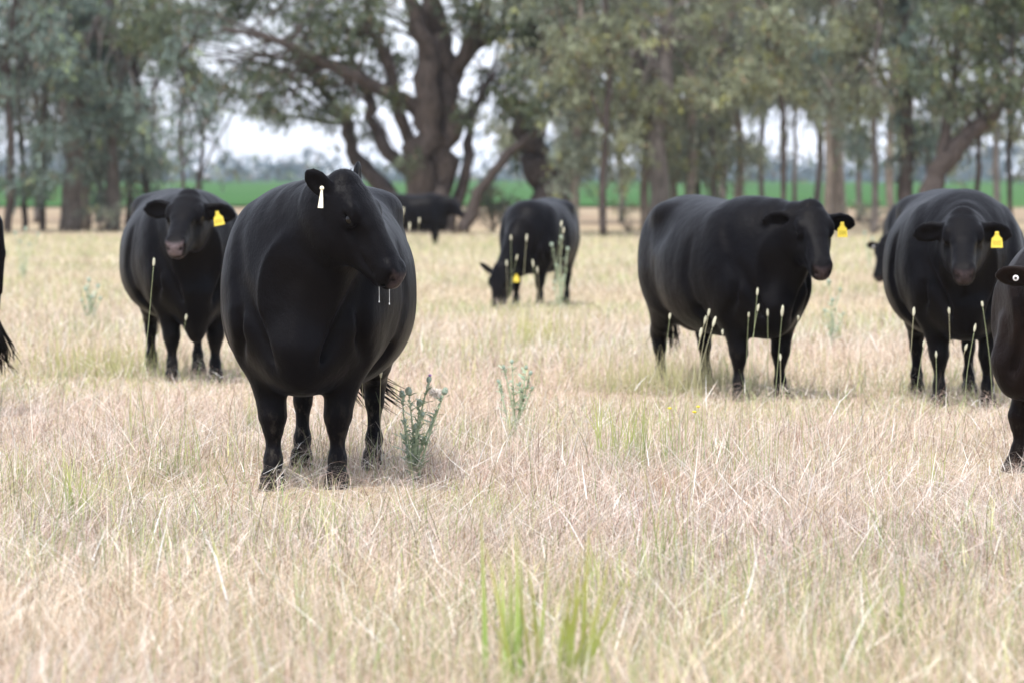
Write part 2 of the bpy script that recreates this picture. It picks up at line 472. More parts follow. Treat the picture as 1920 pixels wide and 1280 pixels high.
# ---------------------------------------------------------------- signed distance sculpting for the cattle
class Field:
    def __init__(s, lo, hi, h):
        s.h = h; s.lo = np.array(lo, float)
        s.n = np.ceil((np.array(hi) - s.lo) / h).astype(int) + 1
        s.F = np.full(tuple(s.n), 1.0, np.float32)
        s.ax = [s.lo[i] + h * np.arange(s.n[i]) for i in range(3)]
    def box(s, lo, hi):
        a = np.clip(((np.array(lo) - s.lo) / s.h).astype(int) - 1, 0, s.n - 1)
        b = np.clip(((np.array(hi) - s.lo) / s.h).astype(int) + 2, a + 1, s.n)
        sl = tuple(slice(a[i], b[i]) for i in range(3))
        g = np.meshgrid(*[s.ax[i][sl[i]] for i in range(3)], indexing='ij')
        return sl, np.stack(g, -1)
    def blend(s, sl, d, k, op):
        A = s.F[sl]; d = d.astype(np.float32)
        if op == "add":
            hh = np.maximum(k - np.abs(A - d), 0) / k
            s.F[sl] = np.minimum(A, d) - hh * hh * k * 0.25
        else:
            d = -d
            hh = np.maximum(k - np.abs(A - d), 0) / k
            s.F[sl] = np.maximum(A, d) + hh * hh * k * 0.25
    def tube(s, pts, ra, rb, up=(0, 0, 1), k=0.06, op="add", pw=2.0):
        """tube through pts with half width ra (sideways) and half height rb (along up)"""
        pts = np.array(pts, float); m = len(pts)
        ra = np.broadcast_to(np.array(ra, float), (m,)); rb = np.broadcast_to(np.array(rb, float), (m,))
        mr = np.maximum(ra, rb)[:, None] + k + 3 * s.h
        sl, G = s.box((pts - mr).min(0), (pts + mr).max(0))
        best = None
        for i in range(m - 1):
            a, bb = pts[i], pts[i + 1]; ab = bb - a; L2 = ab @ ab; t_ = ab / math.sqrt(L2)
            t = np.clip(((G - a) @ ab) / L2, 0, 1)
            o = G - a - t[..., None] * ab
            u0 = np.array(up, float); u_ = u0 - (u0 @ t_) * t_; u_ /= np.linalg.norm(u_); s_ = np.cross(u_, t_)
            A = ra[i] + (ra[i + 1] - ra[i]) * t; B = rb[i] + (rb[i + 1] - rb[i]) * t
            cs, cu, ct = np.abs(o @ s_), np.abs(o @ u_), np.abs(o @ t_)
            rho = (((cs / A) ** pw + (cu / B) ** pw) ** (2 / pw) + (ct / np.minimum(A, B)) ** 2) ** 0.5 + 1e-6
            ln = np.sqrt(cs ** 2 + cu ** 2 + ct ** 2)
            d = np.where(rho < 0.05, -np.minimum(A, B), ln * (1 - 1 / rho))
            best = d if best is None else np.minimum(best, d)
        s.blend(sl, best, k, op)
    def ell(s, c, r, axes=None, k=0.05, op="add"):
        """ellipsoid; axes = 3 unit row vectors"""
        c = np.array(c, float); r = np.array(r, float); A = np.eye(3) if axes is None else np.array(axes, float)
        ext = np.abs(A.T * r).sum(1) + k + 3 * s.h
        sl, G = s.box(c - ext, c + ext)
        q = (G - c) @ A.T
        rho = np.sqrt(((q / r) ** 2).sum(-1)) + 1e-6
        ln = np.sqrt((q ** 2).sum(-1))
        d = np.where(rho < 0.05, -r.min(), ln * (1 - 1 / rho))
        s.blend(sl, d, k, op)
    def loft(s, xs, zt, zb, w, k=0.05, mid=0.46, pw=2.35, bend=0.0):
        """barrel along x: top and bottom outline and half width per station"""
        xs = np.array(xs, float)
        fine = np.linspace(xs[0], xs[-1], 200)
        def sm(a):
            v = np.interp(fine, xs, a)
            for _ in range(3):
                v = np.convolve(np.pad(v, 5, mode='edge'), np.ones(11) / 11, mode='valid')
            return v
        T, B, W = sm(zt), sm(zb), sm(w)
        sl, G = s.box((xs[0] - 0.08, -max(w) - 0.08 - k, min(zb) - 0.08 - k), (xs[-1] + 0.08, max(w) + 0.08 + k, max(zt) + 0.08 + k))
        x = G[..., 0]; xc = np.clip(x, xs[0], xs[-1])
        t = np.interp(xc, fine, T); b_ = np.interp(xc, fine, B); ww = np.interp(xc, fine, W)
        zc = b_ + mid * (t - b_)
        hh = np.where(G[..., 2] > zc, t - zc, zc - b_)
        y = np.abs(G[..., 1]); z = np.abs(G[..., 2] - zc)
        rho = ((y / ww) ** pw + (z / hh) ** pw) ** (1 / pw) + 1e-6
        ln = np.sqrt(y * y + z * z)
        d = np.where(rho < 0.05, -np.minimum(ww, hh), ln * (1 - 1 / rho))
        dx = np.abs(x - xc)
        d = np.where(dx > 0, np.sqrt(np.maximum(d, 0) ** 2 + dx ** 2), np.maximum(d, np.maximum(xs[0] - x, x - xs[-1])))
        s.blend(sl, d, k, "add")
    def mesh(s, smooth=2):
        F = s.F; h = s.h
        ins = F < 0
        c = np.zeros(tuple(np.array(F.shape) - 1), np.int8)
        offs = [(i, j, k) for i in (0, 1) for j in (0, 1) for k in (0, 1)]
        S = [F[o[0]:F.shape[0] - 1 + o[0], o[1]:F.shape[1] - 1 + o[1], o[2]:F.shape[2] - 1 + o[2]] for o in offs]
        for a in S: c += (a < 0)
        act = (c > 0) & (c < 8)
        idx = np.argwhere(act)
        vid = np.full(act.shape, -1, np.int64); vid[act] = np.arange(len(idx))
        vals = np.stack([a[act] for a in S], 1)
        sp = np.zeros((len(idx), 3)); cnt = np.zeros(len(idx))
        for a in range(8):
            for b in range(a + 1, 8):
                oa, ob = np.array(offs[a]), np.array(offs[b])
                if np.abs(oa - ob).sum() != 1: continue
                va, vb = vals[:, a], vals[:, b]
                mk = (va < 0) != (vb < 0)
                t = va[mk] / (va[mk] - vb[mk])
                sp[mk] += oa + t[:, None] * (ob - oa); cnt[mk] += 1
        V = s.lo + h * (idx + sp / cnt[:, None])
        Q = []
        for ax in range(3):
            a1, a2 = (ax + 1) % 3, (ax + 2) % 3
            lo = [slice(None)] * 3; hi = [slice(None)] * 3
            lo[ax] = slice(0, -1); hi[ax] = slice(1, None)
            A, B = ins[tuple(lo)], ins[tuple(hi)]
            e = np.argwhere(A != B)
            ok = (e[:, a1] > 0) & (e[:, a2] > 0) & (e[:, a1] < F.shape[a1] - 1) & (e[:, a2] < F.shape[a2] - 1)
            e = e[ok]; sgn = A[tuple(e.T)]
            def cell(d1, d2):
                q = e.copy(); q[:, a1] -= d1; q[:, a2] -= d2; return vid[tuple(q.T)]
            q = np.stack([cell(1, 1), cell(0, 1), cell(0, 0), cell(1, 0)], 1)
            q[~sgn] = q[~sgn][:, ::-1]
            Q.append(q)
        Q = np.concatenate(Q); Q = Q[(Q >= 0).all(1)]
        for _ in range(smooth):
            acc = np.zeros_like(V); cn = np.zeros(len(V))
            for a in range(4):
                for bq in (Q[:, (a + 1) % 4], Q[:, (a - 1) % 4]):
                    for ax in range(3): acc[:, ax] += np.bincount(Q[:, a], V[bq, ax], len(V))
                    cn += np.bincount(Q[:, a], minlength=len(V))
            V = V * 0.5 + 0.5 * acc / np.maximum(cn, 1)[:, None]
        return V, Q

def unit(v):
    v = np.array(v, float); return v / np.linalg.norm(v)

def make_cow(label, loc, yaw, scale=1.0, poll=(0.86, 0, 1.30), hyaw=0, hpitch=60, hroll=0, res=0.013, belly=1.0,
             front=((0, 0), (0, 0)), hind=((0, 0), (0, 0)), tags=(), brisket=1.0, coat=None, ear=(0.12, 0.12), group="black cows standing in the dry grass",
             tail_swing=0.0, saliva=False, back=0.0, lips=False, necklow=0.0, hs=1.05, earsc=(1, 1), eopen=(None, None), earup=(0, 0), tailx=0.0, dust=0.6):
    coat = coat or M_COAT
    P = np.array(poll, float)
    a, p, r = R(hyaw), R(hpitch), R(hroll)
    f = np.array([math.cos(p) * math.cos(a), math.cos(p) * math.sin(a), -math.sin(p)])
    n = np.array([math.sin(p) * math.cos(a), math.sin(p) * math.sin(a), math.cos(p)])
    l = np.cross(n, f)
    n, l = n * math.cos(r) + l * math.sin(r), l * math.cos(r) - n * math.sin(r)
    def H(ff, ll, nn): return P + (f * ff + l * ll + n * nn) * hs
    HA = np.stack([f, l, n])
    lo = np.array([-1.12, -0.62, -0.03]); hi = np.array([0.9, 0.62, 1.5])
    hp = np.array([H(0.55, 0, 0), H(-0.1, 0.34, 0), H(-0.1, -0.34, 0), H(0.55, 0.15, -0.3), H(0, 0, 0.1), H(0.1, 0.3, 0.1), H(0.1, -0.3, -.1), H(0.1, 0.3, -.2)])
    lo = np.minimum(lo, hp.min(0) - 0.05); hi = np.maximum(hi, hp.max(0) + 0.05)
    S = Field(lo, hi, res)
    # barrel
    bw = belly
    S.loft([-0.97, -0.90, -0.78, -0.60, -0.40, -0.15, 0.10, 0.30, 0.47, 0.60, 0.70],
           [1.12, 1.255, 1.325, 1.345, 1.325 - back, 1.305 - back, 1.305, 1.325, 1.305, 1.22, 1.05],
           [0.95, 0.76, 0.62, 0.55, 0.47, 0.41, 0.40, 0.42, 0.43, 0.50, 0.66],
           [0.12, 0.22, 0.29, 0.34, 0.41 * bw, 0.455 * bw, 0.445 * bw, 0.385, 0.33, 0.25, 0.14], k=0.03)
    for s_ in (1, -1):
        i = 0 if s_ > 0 else 1
        # haunch and hip
        S.ell((-0.70, s_ * 0.19, 0.88), (0.22, 0.15, 0.36), k=0.10)
        S.ell((-0.53, s_ * 0.25, 1.215), (0.10, 0.06, 0.05), k=0.13)
        S.ell((-0.36, s_ * 0.40, 1.14), (0.13, 0.045, 0.07), k=0.14, op="sub")
        S.ell((-0.90, s_ * 0.12, 1.12), (0.07, 0.05, 0.06), k=0.08)
        # shoulder
        S.ell((0.36, s_ * 0.25, 0.88), (0.17, 0.105, 0.34), axes=[unit((1, 0, 0.25)), (0, 1, 0), unit((-0.25, 0, 1))], k=0.08)
        S.ell((0.52, s_ * 0.20, 0.74), (0.12, 0.10, 0.15), k=0.07)
        # front leg
        fx, fy = front[i]
        S.tube([(0.44, s_ * 0.20, 0.74), (0.40 + fx * .3, s_ * 0.185 + fy * .3, 0.56), (0.41 + fx * .7, s_ * 0.165 + fy * .7, 0.42), (0.42 + fx * .85, s_ * 0.155 + fy * .85, 0.33)],
               [0.112, 0.092, 0.070, 0.055], [0.13, 0.102, 0.076, 0.060], up=(1, 0, 0), k=0.06)
        kx, ky = 0.42 + fx, s_ * 0.15 + fy
        S.tube([(kx - fx * .15, ky, 0.36), (kx, ky, 0.315), (kx, ky, 0.27)], [0.055, 0.060, 0.045], [0.058, 0.066, 0.048], up=(1, 0, 0), k=0.03)
        S.tube([(kx, ky, 0.28), (kx - 0.005, ky, 0.19), (kx, ky, 0.12)], [0.040, 0.034, 0.036], [0.046, 0.036, 0.041], up=(1, 0, 0), k=0.03)
        S.tube([(kx, ky, 0.125), (kx + 0.02, ky, 0.085), (kx + 0.03, ky, 0.055)], [0.041, 0.039, 0.045], [0.046, 0.043, 0.052], up=(1, 0, 0), k=0.025)
        S.tube([(kx + 0.02, ky + s_ * 0.024, 0.055), (kx + 0.04, ky + s_ * 0.026, 0.0)], [0.028, 0.034], [0.05, 0.062], up=(1, 0, 0), k=0.012)
        S.tube([(kx + 0.02, ky - s_ * 0.024, 0.055), (kx + 0.04, ky - s_ * 0.026, 0.0)], [0.028, 0.034], [0.05, 0.062], up=(1, 0, 0), k=0.012)
        # hind leg
        gx, gy = hind[i]
        S.tube([(-0.64, s_ * 0.20, 0.80), (-0.60 + gx * .4, s_ * 0.205 + gy * .4, 0.62), (-0.72 + gx * .8, s_ * 0.185 + gy * .8, 0.48), (-0.80 + gx, s_ * 0.17 + gy, 0.40)],
               [0.14, 0.115, 0.075, 0.052], [0.20, 0.16, 0.095, 0.062], up=(1, 0, 0), k=0.07)
        hx, hy = -0.80 + gx, s_ * 0.17 + gy
        S.tube([(hx - 0.015, hy, 0.43), (hx, hy, 0.37), (hx + 0.02, hy, 0.30)], [0.05, 0.05, 0.042], [0.066, 0.062, 0.05], up=(1, 0, 0), k=0.03)
        S.tube([(hx + 0.015, hy, 0.31), (hx + 0.03, hy, 0.2), (hx + 0.035, hy, 0.12)], [0.038, 0.032, 0.036], [0.048, 0.037, 0.041], up=(1, 0, 0), k=0.03)
        S.tube([(hx + 0.035, hy, 0.125), (hx + 0.055, hy, 0.085), (hx + 0.065, hy, 0.055)], [0.040, 0.038, 0.044], [0.046, 0.043, 0.050], up=(1, 0, 0), k=0.025)
        S.tube([(hx + 0.055, hy + 0.024, 0.055), (hx + 0.075, hy + 0.026, 0.0)], [0.027, 0.032], [0.048, 0.058], up=(1, 0, 0), k=0.012)
        S.tube([(hx + 0.055, hy - 0.024, 0.055), (hx + 0.075, hy - 0.026, 0.0)], [0.027, 0.032], [0.048, 0.058], up=(1, 0, 0), k=0.012)
    # udder, brisket, tail head, spine
    S.ell((-0.52, 0, 0.52), (0.17, 0.15, 0.11), k=0.07)
    S.ell((0.56, 0, 0.58), (0.16, 0.17, 0.17), k=0.10)
    if brisket > 1: S.ell((0.58, 0, 0.46), (0.11, 0.085, 0.13 * brisket), k=0.09)
    S.tube([(-0.90, 0, 1.27), (-1.00, 0, 1.20), (-1.035, tailx * .3, 1.0), (-1.02, tailx * .7, 0.75), (-0.99, tailx, 0.56)], [0.05, 0.04, 0.028, 0.02, 0.016], [0.05, 0.04, 0.028, 0.02, 0.016], up=(0, 1, 0), k=0.03)
    # neck
    he = H(0.10, 0, -0.15); nb = np.array([0.36, 0, 0.99])
    m1 = nb * 0.60 + he * 0.40 + np.array([0.05, 0, 0.02 - necklow]); m2 = nb * 0.25 + he * 0.75 + np.array([0.03, 0, 0.02 - necklow * .7])
    if he[2] > 0.8:
        upv = (0.15, 0, 1)
        S.tube([nb, m1, m2, he], [0.24, 0.19, 0.155, 0.115], [0.33, 0.27, 0.205, 0.155], up=upv, k=0.10)
    else:                                   # head down
        upv = (1, 0, 0.6)
        S.tube([nb, m1, m2, he], [0.22, 0.17, 0.13, 0.10], [0.31, 0.25, 0.18, 0.14], up=upv, k=0.10)
    # dewlap
    S.tube([H(0.17, 0, -0.235), (nb + m1) / 2 * [1, 1, 0] + [0.10, 0, 0.70], (0.62, 0, 0.60)], [0.035, 0.055, 0.07], [0.05, 0.09, 0.10], k=0.09)
    # skull, cheeks, muzzle
    A_ = lambda q: np.array(q, float) * hs
    def hT(pts, ra, rb, **kw): S.tube(pts, A_(ra), A_(rb), **kw)
    def hE(c, r, axes=None, **kw): S.ell(c, A_(r), axes, **kw)
    hk = 0.035; frames = {}
    st = [(0.005, -0.090, 0.088, 0.085), (0.07, -0.115, 0.116, 0.118), (0.15, -0.128, 0.118, 0.131), (0.23, -0.122, 0.100, 0.122), (0.31, -0.108, 0.080, 0.102), (0.385, -0.096, 0.072, 0.088), (0.44, -0.092, 0.071, 0.080), (0.475, -0.090, 0.067, 0.070)]
    hT([H(q[0], 0, q[1]) for q in st], [q[2] for q in st], [q[3] for q in st], up=n, k=hk, pw=2.7)
    hE(H(-0.012, 0, -0.075), (0.062, 0.055, 0.055), HA, k=0.05)
    for s_ in (1, -1):
        hE(H(0.185, s_ * 0.058, -0.225), (0.115, 0.055, 0.088), HA, k=0.06)                # cheek
        hT([H(0.17, s_ * 0.05, -0.275), H(0.30, s_ * 0.042, -0.205), H(0.415, s_ * 0.03, -0.155)], [0.036, 0.030, 0.028], [0.042, 0.034, 0.028], up=n, k=0.04)
        hE(H(0.135, s_ * 0.100, -0.044), (0.044, 0.026, 0.028), HA, k=0.025)
        hE(H(0.27, s_ * 0.110, -0.085), (0.070, 0.030, 0.035), HA, k=0.05, op="sub")                # brow
        hE(H(0.172, s_ * 0.125, -0.079), (0.030, 0.026, 0.021), HA, k=0.02, op="sub")      # eye socket
        hT([H(0.138, s_ * 0.110, -0.060), H(0.172, s_ * 0.118, -0.054), H(0.205, s_ * 0.106, -0.066)], 0.014, 0.012, up=n, k=0.014)   # upper lid
        hT([H(0.145, s_ * 0.108, -0.092), H(0.175, s_ * 0.113, -0.101), H(0.205, s_ * 0.103, -0.088)], 0.012, 0.010, up=n, k=0.014)   # lower lid
        hE(H(0.462, s_ * 0.042, -0.050), (0.034, 0.026, 0.026), HA, k=0.03)                # nostril wing
        hT([H(0.550, s_ * 0.036, -0.060), H(0.528, s_ * 0.044, -0.066), H(0.500, s_ * 0.057, -0.050)], [0.022, 0.019, 0.011], [0.018, 0.015, 0.009], up=n, k=0.008, op="sub")
        hT([H(0.30, s_ * 0.083, -0.135), H(0.37, s_ * 0.070, -0.135), H(0.44, s_ * 0.062, -0.128)], 0.006, 0.006, up=n, k=0.016, op="sub")   # mouth line
        # ear: a cupped leaf shape out to the side
        i = 0 if s_ > 0 else 1
        eu = earup[i]
        back_ = ear[i]
        e0 = H(0.045, s_ * 0.085, -0.105)
        ed = unit(l * s_ - n * back_ * 1.6 - f * eu)                       # along the ear
        eo = np.array(eopen[i], float) if eopen[i] is not None else n * 0.5 + f * 0.9     # way it opens
        eo = unit(eo - (eo @ ed) * ed)
        frames[s_] = (e0, ed.copy(), eo.copy())
        ew = np.cross(ed, eo)
        es = earsc[i]; up_ = eo; ed = ed * hs * es; eo = eo * hs * es
        hT([e0, e0 + ed * 0.05, e0 + ed * 0.10, e0 + ed * 0.155, e0 + ed * 0.205, e0 + ed * 0.228],
               A_([0.032, 0.048, 0.066, 0.068, 0.048, 0.018]) / hs * es, A_([0.032, 0.030, 0.026, 0.021, 0.015, 0.010]) / hs * es, up=eo, k=0.02)
        hT([e0 + ed * 0.055 + eo * 0.034, e0 + ed * 0.11 + eo * 0.026, e0 + ed * 0.17 + eo * 0.020], A_([0.020, 0.046, 0.034]) / hs * es, A_([0.018, 0.020, 0.014]) / hs * es, up=eo, k=0.012, op="sub")
    hE(H(0.450, 0, -0.165), (0.042, 0.042, 0.026), HA, k=0.012)            # chin
    hT([H(0.505, -0.055, -0.120), H(0.508, 0, -0.118), H(0.505, 0.055, -0.120)], 0.007, 0.007, up=n, k=0.012, op="sub")
    # skin folds at the neck base and over the shoulder point
    for s_ in (1, -1):
        S.tube([(0.50, s_ * 0.30, 1.12), (0.60, s_ * 0.27, 0.92), (0.67, s_ * 0.17, 0.72), (0.66, s_ * .08, 0.55)], [0.002, 0.012, 0.012, 0.001], [0.002, 0.012, 0.012, 0.001], up=(0, 1, 0), k=0.07, op="sub")
        S.tube([(0.18, s_ * 0.41, 1.05), (0.17, s_ * 0.44, 0.8), (0.24, s_ * 0.38, 0.58)], [0.002, 0.012, 0.002], [0.002, 0.012, 0.002], up=(0, 1, 0), k=0.07, op="sub")
        S.tube([(-0.42, s_ * 0.44, 0.85), (-0.46, s_ * 0.38, 0.62)], 0.015, 0.015, up=(0, 1, 0), k=0.10, op="sub")
        S.tube([(0.56, s_ * 0.30, 0.92), (0.60, s_ * 0.27, 0.80), (0.57, s_ * 0.25, 0.66), (0.50, s_ * 0.28, 0.56)], [0.004, 0.016, 0.016, 0.004], [0.004, 0.016, 0.016, 0.004], up=(0, 1, 0), k=0.06, op="sub")
        S.tube([(0.22, s_ * 0.33, 0.60), (0.26, s_ * 0.27, 0.50)], [0.02, 0.012], [0.02, 0.012], up=(0, 1, 0), k=0.07, op="sub")
    S.tube([(0.685, 0.02, 0.84), (0.70, -0.01, 0.64), (0.65, 0.01, 0.49)], [0.006, 0.018, 0.016], [0.006, 0.02, 0.018], up=(0, 1, 0), k=0.10)
    V, Q = S.mesh(2)
    q = (V - P) @ HA.T / hs
    ff, ll, nn = q[:, 0], q[:, 1], q[:, 2]
    near = (np.abs(ll) < 0.13) & (np.abs(nn + 0.09) < 0.13)
    nose = np.clip((ff - 0.462) / 0.016, 0, 1) * np.clip((nn + 0.112) / 0.012, 0, 1) * np.clip((-0.022 - nn) / 0.014, 0, 1) * np.clip((0.058 + 0.2 * (nn + .06) - np.abs(ll)) / 0.01, 0, 1) * near
    hole = np.minimum(*[np.sqrt((ff - 0.520) ** 2 * .5 + (ll - sg * 0.043) ** 2 + (nn + 0.063) ** 2 * 1.3) for sg in (1, -1)])
    nose = nose * np.clip((hole - 0.010) / 0.006, 0, 1)
    if lips:
        nose = np.maximum(nose, 0.9 * np.clip((ff - 0.475) / 0.01, 0, 1) * np.clip((-0.128 - nn) / 0.01, 0, 1) * np.clip((nn + 0.17) / 0.01, 0, 1) * near)
    curl = np.clip(1 - np.abs(ff - 0.04) / 0.13, 0, 1) * np.clip((nn + 0.08) / 0.05, 0, 1) * (np.abs(ll) < 0.15) * 1.0
    dst = np.clip((0.42 - V[:, 2]) / 0.2, 0, 1) * dust * np.where(V[:, 0] > 0, 0.35, 1.0)
    root = empty("cow", loc, R(-90) + yaw, scale)
    tag(root, label, "cow", group)
    body = mesh_np("body", V, Q, coat, root, {"nose": nose, "curl": curl * 0.35, "dust": dst}, smooth=True)
    for s_ in (1, -1):
        mb = MB(); c = H(0.173, s_ * 0.1010, -0.077)
        mb.ellipsoid(c, (0.024 * hs,) * 3, nu=16, nv=10); mb.build("eye", M_EYE, root)
    # tail switch
    mb = MB(); t0 = Vector((-0.99, tailx, 0.60))
    for i in range(60):
        d = Vector((random.gauss(0, 0.03), random.gauss(0, 0.03), 0)); ln = random.uniform(0.22, 0.38)
        sw = tail_swing * random.uniform(0.5, 1.3)
        pts = [t0 + d * 0.2, t0 + d * 0.8 + Vector((0, sw * .25, -ln * .4)), t0 + d * 1.3 + Vector((random.gauss(0, .01), sw * .6, -ln * .75)), t0 + d * 1.4 + Vector((random.gauss(0, .03), sw * 1.1 + random.gauss(0, .02), -ln))]
        mb.tube(pts, [0.006, 0.005, 0.0035, 0.001], 4)
    mb.build("tail_switch", M_HAIR, root)
    # curly hair standing on the poll
    mb = MB()
    for i in range(150):
        th = random.uniform(0, 6.28); rr = random.random() ** .5
        b0 = H(-0.045 + 0.085 * abs(rr * math.cos(th)), 0.052 * rr * math.sin(th), 0); b0 = b0 + n * (-0.035 - 0.03 * (rr * math.sin(th)) ** 2) if True else b0
        dd = Vector(unit(-f * random.uniform(0.2, 1) + n * random.uniform(.3, 1) + l * random.uniform(-.8, .8))); b0 = Vector(b0)
        s1 = Vector((random.gauss(0, .006), random.gauss(0, .006), random.gauss(0, .006)))
        mb.tube([b0 - dd * 0.01, b0 + dd * 0.012 + s1, b0 + dd * 0.020 - s1 * .5, b0 + dd * 0.028 + s1], [0.003, 0.0028, 0.002, 0.0008], 3)
    mb.build("forelock", M_HAIR, root)
    # ear tags
    for (s_, kind, t_along, tilt, *tsc) in tags:
        tw, th_ = tsc if tsc else (1, 1)
        i = 0 if s_ > 0 else 1
        e0, ed, eo = frames[s_]
        c = Vector(e0 + ed * t_along * hs * earsc[i] + eo * 0.022)
        hang = Vector(unit(np.array([0, 0, -1.0]) + tilt * np.array(l) * s_))
        on = Vector(eo); on = (on - on.dot(hang) * hang).normalized(); sd = hang.cross(on)
        mb = MB()
        if kind in ("yellow", "cream"):
            wd, ht = (0.062, 0.078) if kind == "yellow" else (0.050, 0.105)
            if kind == "yellow": prof = [(0.011, -0.010), (0.013, 0.010), (0.020, 0.022), (0.031, 0.031), (0.034, 0.054), (0.036, 0.088)]
            else: prof = [(0.013, -0.01), (0.012, 0.012), (0.015, 0.032), (0.021, 0.06), (0.026, 0.09), (0.030, 0.118)]
            for j in range(len(prof) - 1):
                (w0, h0), (w1, h1) = prof[j], prof[j + 1]
                vs = []
                for w_, h_ in ((w0 * tw, h0 * th_), (w1 * tw, h1 * th_)):
                    bow = 0.006 * (h_ / 0.1) ** 2
                    for sgn in (-1, 1):
                        for th in (0.0, 0.0022):
                            vs.append(c + hang * h_ + sd * (w_ * sgn) + on * (0.012 + bow + th))
                mb.add(vs, [(1, 3, 7, 5), (0, 4, 6, 2), (0, 1, 5, 4), (2, 6, 7, 3)] + ([(0, 2, 3, 1)] if j == 0 else []) + ([(4, 5, 7, 6)] if j == len(prof) - 2 else []))
            tg = mb.build("ear_tag", M_TAGY if kind == "yellow" else M_TAGW, root, smooth=False)
            st_ = MB(); st_.ellipsoid(c + on * 0.012, (0.010, 0.010, 0.006), axis=on, nu=10, nv=5); st_.build("stud", M_TAGY if kind == "yellow" else M_TAGW, tg)
            if kind == "yellow":
                ink = MB()
                for j in range(5):
                    x0 = -0.022 + j * 0.010
                    vs = [c + hang * (hh_) + sd * (x0 + dx_) + on * (0.0150 + 0.006 * (hh_ / .1) ** 2) for hh_, dx_ in ((0.046, 0), (0.046, 0.0035), (0.074, 0.004), (0.074, 0.0005))]
                    ink.add(vs, [(0, 1, 2, 3)])
                ink.build("printed_number", M_INK, tg, smooth=False)
        else:
            mb.ellipsoid(c + on * 0.010, (0.017, 0.017, 0.005), axis=on, nu=16, nv=6)
            tg = mb.build("ear_tag", M_BTN, root)
            pn = MB(); pn.ellipsoid(c + on * 0.014, (0.008, 0.008, 0.004), axis=on, nu=12, nv=6); pn.build("stud", M_HOOF, tg)
    if saliva:
        mb = MB(); c = Vector(H(0.49, -0.02, -0.135)); dn = Vector((0, 0, -1))
        for dx_, ln in ((Vector(n) * 0.030 + Vector(f) * 0.02, 0.085), (Vector(n) * -0.012 - Vector(f) * 0.01, 0.08)):
            b0 = c + dx_
            mb.tube([b0 + dn * (-0.01), b0 + dn * 0.02 + Vector((.001, 0, 0)), b0 + dn * ln * .6, b0 + dn * ln], [0.003, 0.0016, 0.0012, 0.0014], 6)
            mb.ellipsoid(b0 + dn * ln, (0.0028, 0.0028, 0.0045), nu=8, nv=6)
        mb.build("saliva_strand", M_SALIVA, root)
    return root, H

def foot_loc(px, py_ground, yaw, scale=1.0, fx=0.42):
    """place a cow so that the middle of its front feet stands at that point"""
    d = ground_d(py_ground); x = X(px, d)
    ox, oy = x - math.sin(yaw) * fx * scale, d + math.cos(yaw) * fx * scale
    return (ox, oy, float(gz(x, d)))

#MARK_COWS
yw = R(-4)
make_cow("large black cow nearest the middle, head turned sideways, cream ear tag, saliva at its mouth", foot_loc(572, 925, yw, 1.03), yw, 1.03,
         poll=(0.78, 0.268, 1.352), hyaw=66, hpitch=58, hroll=-4, hs=0.91, earsc=(0.85, 0.82), eopen=(None, (1, -0.15, -0.1)), res=0.0095, belly=0.96, front=((0.0, -0.01), (0.02, 0.01)),
         tags=((-1, "cream", 0.095, 0.12, 0.38, 0.72),), ear=(-0.3, 0.15), earup=(1.6, 2.2), saliva=True, tailx=0.0, tail_swing=0.20, brisket=0.9, dust=0.7)
yw = R(12)
make_cow("black cow with chin raised, pale muzzle and pointed brisket, behind the saliva dripping cow", foot_loc(362, 717, yw, 0.99), yw, 0.99,
         poll=(0.80, -0.08, 1.325), hyaw=-20, hpitch=38, hroll=0, res=0.012, belly=1.02, front=((0.02, 0), (0, 0)),
         tags=((1, "yellow", 0.11, 0.2),), brisket=1.45, ear=(0.18, 0.1), earup=(-0.02, 0.12), lips=True, coat=M_COATP)
yw = R(22)
make_cow("black cow standing three quarters on, long flank showing, face to the camera", foot_loc(1425, 747, yw, 0.98), yw, 0.98,
         poll=(0.86, 0.16, 1.29), hyaw=-14, hpitch=50, hs=1.0, res=0.012, belly=0.96, tags=((1, "yellow", 0.12, 0.0),), ear=(0.2, 0.15), earup=(0.05, 0.15), back=0.0)
yw = R(-1)
make_cow("broad black cow facing straight ahead with both ears out, yellow tag and pinkish nose", foot_loc(1808, 762, yw, 1.0), yw, 1.0,
         poll=(0.86, -0.06, 1.215), hyaw=-5, hpitch=43, hs=0.98, res=0.012, belly=1.0, tags=((1, "yellow", 0.125, 0.0),), ear=(0.2, 0.2), earup=(-0.0, 0.0), necklow=0.03)
yw = R(-75)
make_cow("brownish black cow cut off by the edge, round white button tag in its ear", foot_loc(1968, 892, yw, 0.86), yw, 0.86,
         poll=(0.56, 0.42, 1.20), hyaw=70, front=((0, 0), (0.11, 0)), hpitch=62, res=0.012, coat=M_COATB, tags=((-1, "button", 0.12, 0.0),), ear=(0.1, 0.1), earup=(0.0, 0.1))
yw = R(-16)
make_cow("black cow grazing head down among tall stems, yellow tag low by the grass", foot_loc(990, 578, yw, 0.88), yw, 0.88,
         poll=(0.98, -0.22, 0.50), hyaw=-5, hpitch=78, res=0.016, tags=((1, "yellow", 0.10, 0.0),), ear=(0.2, 0.1), earup=(0.1, 0.6))
yw = R(78)
make_cow("distant black cow standing side on before the big gum trunk", (X(785, 84), 84, float(gz(-2.5, 84)) - 0.05), yw, 1.0,
         poll=(0.90, -0.05, 1.22), hyaw=-30, hpitch=45, res=0.025, coat=M_COAT, tags=((1, "yellow", 0.12, 0.0),), ear=(0.2, 0.2))
yw = R(-12)
make_cow("black cow grazing half hidden behind the broad cow that faces straight ahead", foot_loc(1713, 560, yw, 0.88), yw, 0.88,
         poll=(0.97, -0.34, 0.80), hyaw=-25, hpitch=68, res=0.018, tags=((-1, "button", 0.1, 0.0),), ear=(0.2, 0.1))
yw = R(-100)
